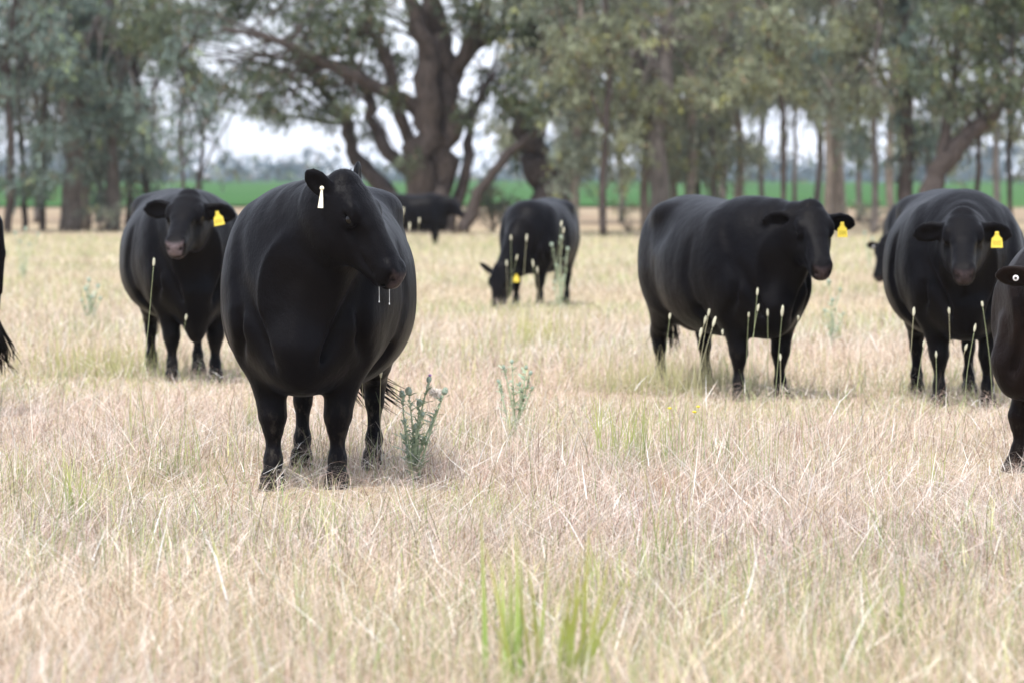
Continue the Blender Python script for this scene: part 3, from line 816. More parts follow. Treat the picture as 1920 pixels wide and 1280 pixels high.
make_cow("black cow of which only the rump and tail tip show at the picture edge", (X(-297, 20.5), 20.5, 0), yw, 0.97,
         poll=(0.86, 0, 1.25), hyaw=0, hpitch=60, res=0.02, tail_swing=-0.12, tailx=0.0)
#MARK_END_COWS

#MARK_REST
# ---------------------------------------------------------------- trees
GAPS = [(465, 268, 85, 48, .97), (385, 300, 60, 30, .9), (570, 265, 48, 50, .95), (655, 275, 32, 42, .93), (345, 235, 45, 75, .6), (410, 95, 60, 24, .8), (240, 45, 40, 25, .5),
        (500, 55, 50, 30, .6), (1470, 235, 62, 42, .95), (1392, 232, 26, 34, .9), (1525, 275, 30, 40, .85), (1165, 292, 28, 14, .95), (1860, 290, 62, 45, .93),
        (1740, 320, 26, 48, .9), (1655, 260, 24, 50, .8), (25, 285, 45, 45, .8), (112, 285, 26, 40, .8), (735, 15, 22, 26, .8), (1295, 175, 13, 14, .95), (890, 270, 34, 40, .85),
        (1235, 60, 20, 30, .8), (1285, 90, 12, 24, .8), (620, 330, 160, 22, .8), (1000, 340, 900, 26, .55), (1780, 230, 40, 20, .5), (700, 320, 25, 30, .9)]
def pruned(x, y, z):
    px = 960 + FPX * x / y; py = HOR - (z - CAM_H) * FPX / y
    drop = np.zeros(len(px), bool)
    for (gx_, gy_, rx, ry, p) in GAPS:
        q = ((px - gx_) / rx) ** 2 + ((py - gy_) / ry) ** 2
        drop |= (q < 1) & (RNG.random(len(px)) < p)
    return drop

LCOL = {"grey": (0.19, 0.22, 0.17), "blue": (0.14, 0.19, 0.165), "olive": (0.19, 0.21, 0.135), "dark": (0.09, 0.115, 0.07), "far": (0.13, 0.17, 0.20), "lime": (0.20, 0.23, 0.08)}  # the far entry has the blue of distance haze mixed into the leaves
def leaves(blobs, ntw, col, ll=(0.14, 0.28), per=11, droop=0.6):
    """blobs (cx,cy,cz,r) -> drooping narrow leaves clustered on twigs"""
    B = np.array(blobs)
    w = B[:, 3] ** 2; w = w / w.sum()
    k = RNG.choice(len(B), ntw, p=w)
    v = RNG.normal(0, 1, (ntw, 3)); v /= np.linalg.norm(v, axis=1)[:, None]
    c = B[k, :3] + v * (B[k, 3] * RNG.random(ntw) ** 0.45)[:, None] * np.array([1, 1, 0.8])
    ok = ~pruned(c[:, 0], c[:, 1], c[:, 2]) & (c[:, 2] > 0.3)
    c = c[ok]; k = k[ok]; n = len(c) * per
    tw = np.repeat(c, per, 0)
    tdir = RNG.normal(0, 1, (len(c), 3)); tdir[:, 2] -= droop; tdir /= np.linalg.norm(tdir, axis=1)[:, None]
    s = RNG.random(n)
    p = tw + np.repeat(tdir, per, 0) * (s * 0.45)[:, None] + RNG.normal(0, 0.05, (n, 3))
    ax = RNG.normal(0, 0.55, (n, 3)); ax[:, 2] -= 1.0; ax += np.repeat(tdir, per, 0) * 0.5; ax /= np.linalg.norm(ax, axis=1)[:, None]
    sd = np.cross(ax, RNG.normal(0, 1, (n, 3))); sd /= np.linalg.norm(sd, axis=1)[:, None]
    L = RNG.uniform(*ll, n)[:, None]; W = L * RNG.uniform(0.16, 0.26, (n, 1))
    V = np.stack([p, p + ax * L * 0.45 + sd * W * .5, p + ax * L, p + ax * L * 0.45 - sd * W * .5], 1).reshape(-1, 3)
    F = np.arange(n * 4).reshape(-1, 4)
    base = np.array(LCOL[col])
    tc = np.repeat(base * (1 + RNG.normal(0, 0.22, (len(c), 1))), per, 0)
    yv = np.repeat(RNG.random(len(c)) < 0.10, per)
    tc[yv] = tc[yv] * np.array([1.5, 1.4, 0.8])
    br = RNG.random(n) < 0.05; tc[br] = np.array([0.22, 0.15, 0.09])
    tc = np.clip(tc * (1 + RNG.normal(0, 0.25, (n, 1))), 0.01, 0.6)
    return V, F, np.repeat(tc, 4, 0)

def bez(pts, n):
    pts = [Vector(p) for p in pts]; out = []
    m = len(pts) - 1
    for i in range(n + 1):
        t = i / n * m; k = min(int(t), m - 1); u = t - k
        p0, p1, p2, p3 = pts[max(k - 1, 0)], pts[k], pts[k + 1], pts[min(k + 2, m)]
        out.append(0.5 * ((2 * p1) + (p2 - p0) * u + (2 * p0 - 5 * p1 + 4 * p2 - p3) * u * u + (3 * p1 - p0 - 3 * p2 + p3) * u ** 3))
    return out

def tree(label, limbs, blobs, ntw, col, bark, group, name="gum_tree", twigs=26):
    """limbs: list of (points in metres, radii)"""
    root = empty(name, limbs[0][0][0])
    base = Vector(limbs[0][0][0])
    tag(root, label, "tree", group)
    mb = MB()
    ends = []
    for pts, rad in limbs:
        n = 4 * (len(pts) - 1)
        pp = bez(pts, n)
        wob = max(rad) * 0.35
        pp = [p + Vector((random.gauss(0, wob), random.gauss(0, wob), 0)) * (0 if i == 0 else 0.5) for i, p in enumerate(pp)]
        rr = [float(np.interp(i / n * (len(rad) - 1), range(len(rad)), rad)) * random.uniform(0.9, 1.12) for i in range(n + 1)]
        mb.tube([p - base for p in pp], rr, 9)
        ends += [(pp[i], rr[i]) for i in range(n // 2, n + 1)]
    for i in range(twigs):
        b = Vector(blobs[random.randrange(len(blobs))][:3])
        p, r = min(random.sample(ends, min(4, len(ends))), key=lambda e: (e[0] - b).length)
        midp = (p + b) / 2 + Vector((random.gauss(0, .15), random.gauss(0, .2), random.uniform(0, .5)))
        pp = bez([p, midp, b], 6)
        mb.tube([q + Vector((random.gauss(0, .03),) * 3) - base for q in pp], [max(0.012, min(r * .6, 0.06) * (1 - j / 7.5)) for j in range(7)], 5)
    mb.build("trunk", bark, root)
    V, F, C = leaves(blobs, ntw, col)
    V = V - np.array(base)
    mesh_np("crown", V, F, M_LEAF, root, cols=C)
    return root

def slim(label, px, d, w, H, lean=0.0, zb=2.6, cr=1.3, nb=26, ntw=520, col="grey", bark=M_BARKP, group="gum trees across the back of the paddock", fork=None):
    g = float(gz(0, d)); x = X(px, d); r = w / 2 * d / FPX
    top = Vector((x + lean * H, d + random.uniform(-.5, .5), g + H))
    b0 = Vector((x, d, g - 0.1))
    k = random.uniform(-.12, .12) * min(1, w / 10)
    pts = [b0, b0.lerp(top, .25) + Vector((k, 0, 0)), b0.lerp(top, .5) + Vector((-k * 2, .1, 0)), b0.lerp(top, .75) + Vector((k * 2, 0, 0)), top]
    limbs = [(pts, [r * 1.25, r * 1.0, r * .85, r * .6, r * .25])]
    for _ in range(fork if fork is not None else (2 if w > 14 else 1)):
        t = random.uniform(.25, .5); s_ = random.choice((-1, 1))
        p = b0.lerp(top, t)
        limbs.append(([p, p + Vector((s_ * .4, random.uniform(-.3, .3), .9)), p + Vector((s_ * random.uniform(.8, 1.5), random.uniform(-.6, .6), 2.4)), p + Vector((s_ * random.uniform(1, 2), random.uniform(-.8, .8), 4.2))], [r * .55, r * .48, r * .35, r * .12]))
    blobs = []
    for i in range(nb):
        z = random.uniform(zb, H + .6); t = z / H
        ax = b0.lerp(top, min(t, 1))
        wd = cr * (0.55 + 0.45 * math.sin(math.pi * min(1, (z - zb) / (H - zb + .01)) ** .7))
        blobs.append((ax.x + random.gauss(0, wd * .75), d + random.gauss(0, wd * .6), g + z, random.uniform(.4, .85)))
    return tree(label, limbs, blobs, ntw, col, bark, group)

def PB(lst, d, jd=1.0):
    return [(X(px, d), d + random.uniform(-jd, jd), Z(py, d), rp * d / FPX) for px, py, rp in lst]
def PL(lst, d, rads, off=0.0):
    n = len(lst)
    return ([Vector((X(px, d), d + off * i / max(1, n - 1), Z(py, d))) for i, (px, py) in enumerate(lst)], [r * d / FPX for r in rads])

D = 104
tree("huge many stemmed gum tree with dark limbs spreading over the herd",
     [PL([(818, 448), (822, 360), (832, 250), (836, 150), (822, 50), (806, -60), (800, -220)], D, [46, 31, 26, 24, 21, 17, 8]),
      PL([(782, 446), (786, 360), (796, 260), (806, 150), (790, 60), (770, -40)], D, [34, 28, 25, 22, 17, 9], -1.2),
      PL([(836, 180), (868, 105), (925, 62), (975, 8), (1030, -50)], D, [19, 15, 12, 10, 5], 1.5),
      PL([(840, 150), (880, 90), (905, 20), (920, -60)], D, [15, 13, 10, 6], -1.5),
      PL([(796, 215), (745, 185), (690, 158), (610, 118), (530, 84), (430, 60)], D, [16, 14, 12, 9, 7, 3], -2.5),
      PL([(788, 330), (738, 300), (702, 235), (688, 170), (655, 100), (640, 30)], D, [16, 14, 12, 10, 7, 4], 2.0),
      PL([(790, 300), (748, 220), (735, 130), (700, 60), (690, -30)], D, [14, 12, 11, 9, 5], -1),
      PL([(770, 430), (720, 358), (668, 300), (645, 232), (600, 170), (560, 120)], D, [20, 17, 14, 12, 8, 4], 3.0),
      PL([(850, 400), (872, 330), (880, 250), (900, 180), (930, 130)], D, [14, 11, 9, 7, 4], 1.0)],
     PB([(300, 30, 70), (380, 40, 60), (430, 0, 70), (480, 120, 50), (540, 40, 62), (575, 130, 60), (620, 70, 75), (640, 160, 55), (560, 205, 42), (440, 110, 46), (480, 190, 36), (520, 225, 32), (415, 165, 40), (350, 125, 50), (385, 205, 34), (330, 80, 50), (250, 60, 50), (600, 270, 26), (690, 250, 30), (740, 180, 30), (690, 60, 60), (700, 120, 50), (600, 215, 40), (500, 190, 34),
         (720, 10, 60), (760, 110, 36), (870, 20, 60), (935, 40, 60), (960, 120, 52), (915, 150, 40), (700, -60, 80), (850, -80, 110), (960, -60, 100), (520, -70, 110), (640, -90, 110), (400, -80, 100), (1000, 50, 60),
         (960, 190, 34), (870, 210, 30), (760, 300, 26), (620, 10, 60), (520, 150, 40), (660, 210, 30)], D, 2.5), 4300, "dark", M_BARKD, "gum trees across the back of the paddock", twigs=90)
D = 103
tree("dark gum leaning strongly away from the huge gum's foot", [PL([(868, 436), (900, 360), (952, 290), (1002, 250), (1040, 180), (1050, 60)], D, [14, 11, 9, 8, 6, 3])],
     PB([(1000, 200, 40), (1045, 150, 45), (1040, 70, 50), (1080, 110, 40), (980, 130, 40), (1060, 0, 60), (990, 40, 45)], D), 420, "dark", M_BARKD, "gum trees across the back of the paddock")
D = 106
tree("squat dark gum trunk beside the thin pale stems", [PL([(1036, 440), (1032, 370), (1018, 310), (985, 260), (960, 200)], D, [44, 36, 28, 18, 8]), PL([(1045, 380), (1062, 310), (1080, 230), (1100, 120), (1110, 20)], D, [28, 20, 15, 11, 5])],
     PB([(960, 190, 40), (1100, 150, 60), (1120, 60, 60), (1090, 250, 40), (1050, 200, 45), (1000, 240, 34), (1110, -30, 80), (1140, 200, 40), (975, 300, 26)], D), 700, "dark", M_BARKD, "gum trees across the back of the paddock")
D = 100
tree("dark gum leaning towards the corner above the broad cow", [PL([(1736, 420), (1752, 340), (1790, 275), (1850, 222), (1905, 165), (1980, 90)], D, [24, 20, 17, 14, 11, 6]), PL([(1765, 320), (1775, 230), (1790, 130), (1800, 20)], D, [12, 9, 7, 4])],
     PB([(1790, 190, 45), (1850, 150, 60), (1900, 90, 70), (1820, 80, 60), (1780, 40, 60), (1950, 30, 80), (1860, 0, 80), (1740, 130, 50), (1900, 200, 36), (1760, -50, 80), (1900, -80, 90)], D), 1100, "dark", M_BARKD, "gum trees across the back of the paddock")

SL = [  # label, px, d, trunk width px, height, lean, crown base, crown radius, blobs, twigs, colour, bark
 ("stout grey gum trunk in the left grove", 130, 108, 34, 12, .01, 2.3, 1.6, 34, 900, "blue", M_BARK),
 ("pale gum right behind the stout grey trunk", 158, 112, 22, 11, -.02, 2.5, 1.5, 30, 700, "grey", M_BARKP),
 ("thin dark gum at the far end of the left grove", 14, 104, 14, 10, .02, 2.4, 1.6, 30, 800, "blue", M_BARKD),
 ("thin gum second in the left grove", 46, 110, 10, 9, -.03, 2.0, 1.3, 26, 600, "blue", M_BARKD),
 ("thin straight gum third in the left grove", 80, 107, 11, 9.5, .015, 2.2, 1.2, 24, 560, "blue", M_BARKD),
 ("grey gum trunk with low hanging leaves, behind the chin raised cow's rump", 212, 109, 24, 11, .01, 1.9, 1.7, 36, 1000, "blue", M_BARK),
 ("slender gum beside the grey trunk with low hanging leaves", 240, 115, 11, 10, .03, 1.8, 1.4, 28, 700, "grey", M_BARKD),
 ("slender gum behind the chin raised cow's back", 270, 112, 14, 10, -.01, 1.7, 1.2, 26, 620, "blue", M_BARKD),
 ("upright sapling with sparse leaves above the chin raised cow", 343, 101, 7, 6, .0, 2.0, .8, 16, 240, "blue", M_BARKD),
 ("leaning sapling with bare lower stem above the chin raised cow", 381, 103, 8, 6, -.045, 2.3, .9, 16, 240, "blue", M_BARKD),
 ("tall pale gum stem left of the grazing cow's rump", 1078, 100, 15, 11, .02, 2.3, 1.4, 30, 800, "grey", M_BARKP),
 ("thin rusty stemmed gum with nothing beside it over the green field", 1133, 98, 13, 10, .01, 2.6, 1.3, 28, 800, "olive", M_BARKD),
 ("pale forked gum over the three quarter cow's rump", 1207, 108, 14, 10, -.03, 2.4, 1.5, 30, 850, "grey", M_BARKP),
 ("brown barked gum above the three quarter cow's hips", 1232, 104, 34, 12, .03, 2.5, 1.8, 38, 1100, "olive", M_BARK),
 ("leaning pale gum above the three quarter cow's back", 1262, 110, 12, 10, -.05, 2.6, 1.4, 28, 700, "grey", M_BARKP),
 ("pale smooth gum rising past a small sky hole", 1290, 107, 16, 12, .015, 2.7, 1.6, 32, 900, "grey", M_BARKP),
 ("thin dark gum over the three quarter cow's loin", 1309, 113, 10, 9, .02, 2.3, 1.2, 26, 640, "olive", M_BARKD),
 ("slim brown gum over the three quarter cow's shoulder", 1335, 111, 10, 10, -.01, 2.6, 1.3, 26, 700, "grey", M_BARK),
 ("pair of pale stems behind the three quarter cow's shoulder", 1384, 116, 16, 11, .0, 3.6, 1.5, 30, 800, "grey", M_BARKP),
 ("thin black straight stem rising through the sky gap", 1463, 99, 10, 12, .0, 3.6, 1.4, 28, 800, "olive", M_BARKD),
 ("slight gum behind the three quarter cow's ears", 1487, 115, 8, 10, .02, 3.8, 1.4, 26, 700, "grey", M_BARK),
 ("pale gum stem between the two facing cows", 1553, 110, 14, 11, .01, 2.9, 1.6, 32, 900, "grey", M_BARKP),
 ("grey gum with broad pale trunk between the facing cows", 1572, 118, 26, 12, -.01, 2.6, 1.7, 34, 1000, "grey", M_BARKP),
 ("thin brown gum just clear of the yellow tagged ear", 1636, 102, 12, 9, .02, 3.2, 1.2, 24, 500, "olive", M_BARK),
 ("slim pale gum beside the dark trunk above the broad cow", 1672, 109, 14, 11, .0, 3.0, 1.5, 30, 800, "grey", M_BARKP),
 ("dark upright gum trunk above the broad cow's rump", 1697, 103, 27, 12, .0, 2.9, 1.8, 36, 1100, "blue", M_BARKD),
 ("thin gum forking low near the picture's right end", 1829, 101, 11, 8, .03, 2.6, 1.0, 20, 260, "olive", M_BARKD),
 ("gum outside the frame on the left, nearest the edge", -60, 108, 24, 12, .0, 2.6, 1.6, 30, 500, "blue", M_BARK),
 ("gum outside the frame on the left, second out", -190, 104, 30, 12, .02, 2.6, 1.7, 30, 500, "grey", M_BARKP),
 ("gum outside the frame on the left, third out", -330, 112, 24, 12, .0, 2.6, 1.8, 30, 500, "olive", M_BARK),
 ("gum outside the frame on the right, nearest the edge", 1990, 110, 28, 12, .0, 2.8, 1.7, 30, 600, "grey", M_BARK),
 ("gum outside the frame on the right, second out", 2090, 104, 24, 12, .03, 2.8, 1.7, 30, 500, "blue", M_BARKP),
 ("gum outside the frame on the right, third out", 2230, 112, 30, 12, -.02, 2.8, 1.8, 30, 500, "olive", M_BARK),
 ("slender leaning gum at the right end of the row", 1898, 106, 9, 9, -.04, 2.9, 1.2, 24, 420, "olive", M_BARKD)]
for a in SL:
    slim(a[0], a[1], a[2], a[3], a[4], a[5], a[6] - 0.7, a[7], a[8] + 6, int(a[9] * 1.15), a[10], a[11])
# second row, mostly seen as foliage
for i, (px, d, h, w, col, lab) in enumerate([
    (70, 128, 12, 16, "blue", "leafy gum filling the top corner behind the left grove"), (190, 131, 12, 20, "grey", "tall gum behind the gap between two grey trunks"),
    (1010, 126, 12, 18, "olive", "bushy gum behind the squat dark trunk"), (1165, 130, 13, 14, "grey", "tall gum behind the rusty stemmed gum"),
    (1350, 128, 13, 18, "olive", "yellowish gum crown behind the slim brown gum"), (1430, 134, 13, 14, "grey", "grey gum crown just left of the black straight stem"),
    (1530, 132, 13, 18, "blue", "bluish gum crown right of the black straight stem"), (1610, 129, 13, 14, "grey", "grey gum crown behind the yellow tagged ear"),
    (1745, 131, 13, 16, "grey", "tall gum behind the leaning dark gum's foot"), (1870, 130, 13, 16, "olive", "gum crown filling the far top corner above the edge cow")]):
    slim(lab, px, d, w * .7, h, random.uniform(-.02, .02), 2.7, 2.3, 50, 2000, col, M_BARK, "gum trees in the second row")

# low bushes under the trees
def bush(label, px, d, r, h, col, n=260):
    x = X(px, d); g = float(gz(0, d))
    root = empty("shrub", (x, d, g)); tag(root, label, "shrub", "low shrubs under the gums")
    bl = [(x + random.gauss(0, r * .5), d + random.gauss(0, r * .4), g + random.uniform(.2, h), random.uniform(.25, .45)) for _ in range(14)]
    mb = MB()
    for b_ in bl: mb.tube([(0, 0, 0), ((b_[0] - x) * .5, (b_[1] - d) * .5, (b_[2] - g) * .6), (b_[0] - x, b_[1] - d, b_[2] - g)], [.02, .014, .006], 5)
    mb.build("stem", M_BARK, root)
    global GAPS
    sv, GAPS = GAPS, []
    V, F, C = leaves(bl, n, col, (0.10, 0.2)); GAPS = sv
    mesh_np("foliage", V - np.array([x, d, g]), F, M_LEAF, root, cols=C)
bush("round grey green shrub between the leaning gum and the squat dark trunk", 925, 107, 0.9, 1.4, "grey", 420)
bush("green shrub by the chin raised cow's rump", 305, 108, 0.8, 1.1, "blue", 300)
bush("low shrub at the foot of the stout grey trunk", 190, 106, 0.6, 0.7, "grey", 160)
bush("low shrub at the foot of the pale forked gum", 1180, 106, 0.6, 0.7, "olive", 160)
bush("low shrub under the thin brown gum", 1640, 107, 0.8, 0.8, "grey", 200)
bush("low dry shrub near the right end of the row", 1850, 106, 0.8, 0.7, "olive", 200)

# far wood along the horizon, distance haze painted into its bluish leaf colour
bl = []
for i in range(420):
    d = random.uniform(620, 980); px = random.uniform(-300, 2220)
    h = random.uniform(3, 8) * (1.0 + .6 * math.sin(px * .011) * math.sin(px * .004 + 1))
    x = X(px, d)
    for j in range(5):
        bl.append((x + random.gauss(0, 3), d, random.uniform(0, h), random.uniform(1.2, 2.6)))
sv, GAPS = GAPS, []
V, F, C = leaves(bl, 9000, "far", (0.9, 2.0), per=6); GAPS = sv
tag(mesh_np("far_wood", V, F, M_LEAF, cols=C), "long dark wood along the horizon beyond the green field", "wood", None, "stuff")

# ---------------------------------------------------------------- thistles
TG = (0.42, 0.50, 0.37); TG2 = (0.44, 0.51, 0.34)
def thistle(label, px, gpy, heads, spread=1.0, fluff=None, purple=(), leafn=14):
    """heads = list of (px, py, size)"""
    d = ground_d(gpy); x0 = X(px, d); g = float(gz(x0, d))
    root = empty("thistle", (x0, d, g)); tag(root, label, "thistle", "thistles in the grass")
    for i, (hx, hy, sz) in enumerate(heads):
        tip = Vector((X(hx, d) - x0, random.uniform(-.06, .06), Z(hy, d) - g))
        b0 = Vector((random.uniform(-.03, .03), random.uniform(-.03, .03), 0))
        mid = Vector((tip.x * .45 + random.gauss(0, .01), tip.y * .5, tip.z * .5))
        pp = bez([b0, mid, tip], 8)
        mb = MB(); mb.tube(pp, [.006, .0058, .0055, .005, .0045, .004, .0035, .003, .0028], 6, TG2)
        st = mb.build("stem", M_PLANT, root)
        lf = MB()
        for k in range(leafn):
            t = random.uniform(.1, .97); q = pp[int(t * 8)].lerp(pp[min(8, int(t * 8) + 1)], (t * 8) % 1)
            an = random.uniform(0, 6.28); dr = Vector((math.cos(an), math.sin(an), random.uniform(.3, 1.3))).normalized()
            ln = random.uniform(.03, .09) * (1.25 - t * .6); sd = dr.cross(Vector((0, 0, 1))).normalized()
            cl = TG if random.random() < .6 else (0.33, 0.41, 0.29)
            # lobed spiny leaf
            prev = None
            for j in range(5):
                c_ = q + dr * ln * j / 4 + Vector((0, 0, -.012 * (j / 4) ** 2)); w_ = (.005, .009, .004, .006, .001)[j]
                cur = (c_ - sd * w_, c_ + sd * w_ + Vector((0, 0, .003)))
                if prev: lf.add([prev[0], prev[1], cur[1], cur[0]], [(0, 1, 2, 3)], cl)
                prev = cur
        lf.build("leaves", M_PLANT, st, smooth=False)
        hb = MB(); ax = (pp[-1] - pp[-2]).normalized()
        hb.ellipsoid(tip + ax * sz * .6, (sz * .62, sz * .62, sz * .8), ax, 10, 7, (0.34, 0.42, 0.34), 0.1)
        for k in range(26):
            v = Vector((random.gauss(0, 1), random.gauss(0, 1), random.gauss(0, 1) + .4)).normalized()
            c_ = tip + ax * sz * .6 + v * sz * .6; s2 = v.cross(ax + Vector((.1, 0, 0))).normalized() * sz * .07
            hb.add([c_ - s2, c_ + s2, c_ + v * sz * .38 + ax * sz * .2], [(0, 1, 2)], (0.28, 0.32, 0.20))
        h = hb.build("flower_head", M_PLANT, st, smooth=False)
        if i in purple:
            pb = MB()
            for k in range(40):
                v = (ax + Vector((random.gauss(0, .35),) * 1 + (random.gauss(0, .35), random.gauss(0, .35)))).normalized(); c_ = tip + ax * sz * 1.2
                pb.tube([c_, c_ + v * sz * .7], [.0012, .0008], 3, (0.52, 0.30, 0.62))
            pb.build("purple_florets", M_PLANT, st)
    if fluff:
        hx, hy, sz = fluff; c_ = Vector((X(hx, d) - x0, -.02, Z(hy, d) - g)); fb = MB()
        for k in range(260):
            v = Vector((random.gauss(0, 1.4), random.gauss(0, 1), random.gauss(0, .8))).normalized() * random.uniform(.5, 1)
            fb.tube([c_ + v * .1 * sz, c_ + v * sz], [.0016, .0010], 3, (0.86, 0.80, 0.74))
        fb.build("seed_fluff", M_PLANT, root)
thistle("thistle with one purple flower and white fluff beside the front cow's tail", 780, 905, [(753, 745, .022), (767, 738, .026), (803, 716, .020), (832, 738, .024), (785, 762, .024), (792, 778, .016), (780, 802, .02), (760, 790, .014), (817, 775, .014)], fluff=(816, 735, .035), purple=(2,), leafn=30)
thistle("small blue green thistle without flowers standing alone in the straw", 968, 815, [(945, 690, .016), (960, 682, .017), (986, 692, .016), (994, 703, .018), (935, 718, .015), (975, 722, .014), (997, 730, .014)], leafn=18)
thistle("tall thistle beside the grazing cow's hindquarters", 1050, 585, [(1035, 462, .03), (1052, 448, .03), (1064, 470, .03), (1045, 500, .025), (1058, 520, .025), (1040, 530, .02)], leafn=22)
thistle("spreading thistle near the left side, between the rump and the chin raised cow", 42, 530, [(30, 440, .035), (48, 432, .035), (38, 455, .03), (70, 442, .03), (55, 460, .03)], leafn=20)
thistle("soft green thistle left of the chin raised cow's flank", 170, 612, [(168, 528, .03), (160, 545, .03), (182, 540, .03), (172, 560, .03), (188, 562, .025), (155, 566, .025)], leafn=26)
thistle("pale thistle right of the three quarter cow's muzzle", 1562, 650, [(1555, 530, .022), (1575, 545, .02), (1560, 565, .022), (1548, 585, .02), (1580, 590, .018)], leafn=18)
thistle("faint thistle behind the three quarter cow's ear, near the shade line", 1440 + 190, 500, [(1622, 440, .04), (1636, 450, .04), (1630, 465, .03)], leafn=14)

# ---------------------------------------------------------------- seed heads on thin stems
def stalk(label, hx, hy, bx, gpy, sz=1.0, green=False, group=None):
    d = ground_d(gpy); x0 = X(bx, d); g = float(gz(x0, d)); tip = Vector((X(hx, d) - x0, random.uniform(-.05, .05), Z(hy, d) - g))
    root = empty("seed_head_stalk", (x0, d, g)); tag(root, label, "grass stalk", group)
    bow = Vector((tip.x * .35 + random.gauss(0, .012), 0, tip.z * .55))
    pp = bez([Vector((0, 0, 0)), bow, tip], 10)
    mb = MB(); mb.tube(pp, [.0020 - .00008 * i for i in range(11)], 5, (0.36, 0.40, 0.22) if green else (0.50, 0.47, 0.30)); mb.build("stem", M_PLANT, root)
    ax = (pp[-1] - pp[-2]).normalized(); hb = MB()
    L_, W_ = .033 * sz * random.uniform(.8, 1.25), .0072 * sz ** .6
    hb.ellipsoid(tip + ax * L_ * .5, (W_, W_, L_ * .62), ax, 9, 8, (0.60, 0.58, 0.44), .14)
    for k in range(44):
        t = random.uniform(-.1, 1.05); an = random.uniform(0, 6.28)
        a1 = ax.cross(Vector((0, 1, .1))).normalized(); a2 = ax.cross(a1); v = a1 * math.cos(an) + a2 * math.sin(an)
        w_ = W_ * math.sqrt(max(0.05, 1 - (2 * t - 1) ** 2)); c_ = tip + ax * L_ * t + v * w_ * .8; s2 = v.cross(ax) * .0022
        hb.add([c_ - s2, c_ + s2, c_ + v * .004 + ax * .010], [(0, 1, 2)], (0.70, 0.68, 0.56) if k % 3 else (0.60, 0.61, 0.42))
    hb.build("seed_head", M_PLANT, root, smooth=False)
G1 = "pale seed heads on thin stems"
for a in [
 ("white seed head on a tall bowed stem before the chin raised cow's flank", 287, 498, 252, 812, 1.1, True),
 ("small seed head low before the chin raised cow's front leg", 347, 600, 332, 735, .9, True),
 ("pale green seed head before the front cow's left foreleg", 640, 738, 628, 925, .95, True),
 ("cream round seed head before the front cow's belly edge, thick stem", 679, 716, 672, 912, 1.25, False),
 ("slim seed head at the edge of the front cow's hind leg", 714, 706, 720, 892, 1.0, False),
 ("seed head before the three quarter cow's hind leg, standing alone", 1256, 598, 1254, 760, 1.0, True),
 ("topmost of the three seed heads bunched under the three quarter cow's belly", 1328, 592, 1305, 800, 1.0, False),
 ("big seed head leaning right under the three quarter cow's belly", 1338, 612, 1300, 790, 1.5, False),
 ("middle seed head bunched under the three quarter cow's belly", 1320, 606, 1302, 795, 1.0, False),
 ("fattest lowest seed head of the bunch under the three quarter cow's belly", 1313, 632, 1290, 785, 1.5, False),
 ("tiny seed head under the belly line, right of the bunch", 1356, 628, 1352, 770, .7, False),
 ("highest seed head against the three quarter cow's shoulder", 1420, 553, 1406, 790, 1.0, True),
 ("seed head just below the highest one on the shoulder", 1421, 583, 1402, 795, .9, True),
 ("dark thin seed head beside the shoulder bunch", 1403, 594, 1400, 780, .7, True),
 ("seed head on an upright stem between the front legs of the three quarter cow", 1440, 592, 1436, 760, .9, True),
 ("long seed head above the three quarter cow's far foreleg", 1466, 592, 1450, 800, 1.5, True),
 ("round seed head at the three quarter cow's breast edge", 1496, 599, 1490, 770, .7, False),
 ("curved seed head beside the three quarter cow's far foreleg", 1489, 640, 1462, 820, 1.3, True),
 ("small tilted seed head low across the far foreleg of the three quarter cow", 1465, 676, 1455, 800, .9, False),
 ("long seed head leaning right below the broad cow's belly", 1715, 592, 1694, 800, 1.3, False),
 ("upright seed head on the middle of the broad cow's chest", 1780, 588, 1784, 790, 1.0, False),
 ("seed head leaning left on the broad cow's shoulder", 1845, 575, 1866, 800, .9, True),
 ("seed head above the gap between the broad cow's forelegs", 1829, 622, 1811, 830, .9, True),
 ("seed head just off the broad cow's belly, leaning", 1733, 650, 1716, 820, .8, True),
 ("slanting seed head beside the broad cow's foreleg", 1811, 656, 1790, 800, 1.1, False),
 ("drooping seed head before the broad cow's hind leg", 1757, 670, 1752, 810, .8, True)]:
    stalk(a[0], a[1], a[2], a[3], a[4], a[5], a[6], G1)
for i, (hx, hy, bx, gp, w) in enumerate([(958, 450, 955, 640, "upper left one, over the grazing cow's shoulder"), (987, 452, 975, 640, "upper right one, over the grazing cow's ribs"),
    (968, 487, 955, 640, "slanting, just above the grazing cow's yellow tag"), (950, 498, 952, 620, "beside the grazing cow's cheek"), (1000, 500, 998, 640, "before the grazing cow's elbow"),
    (1008, 512, 1006, 630, "right of and just below the one at the elbow"), (996, 533, 994, 640, "lowest, before the grazing cow's foreleg"),
    (1056, 437, 1050, 640, "lower of the pair at the grazing cow's rump"), (1052, 425, 1046, 640, "upper of the pair at the grazing cow's rump")]):
    stalk("faint pale seed head, " + w, hx, hy, bx, gp, 1.4, i % 2 == 0, "faint seed heads before the grazing cow")
for hx, hy, w in [(756, 402, "left and highest"), (786, 418, "right hand"), (768, 430, "lowest")]:
    stalk(w + " blurred seed head against the distant black cow", hx, hy, hx - 6, 610, 1.7, False, "seed heads against the distant cow")

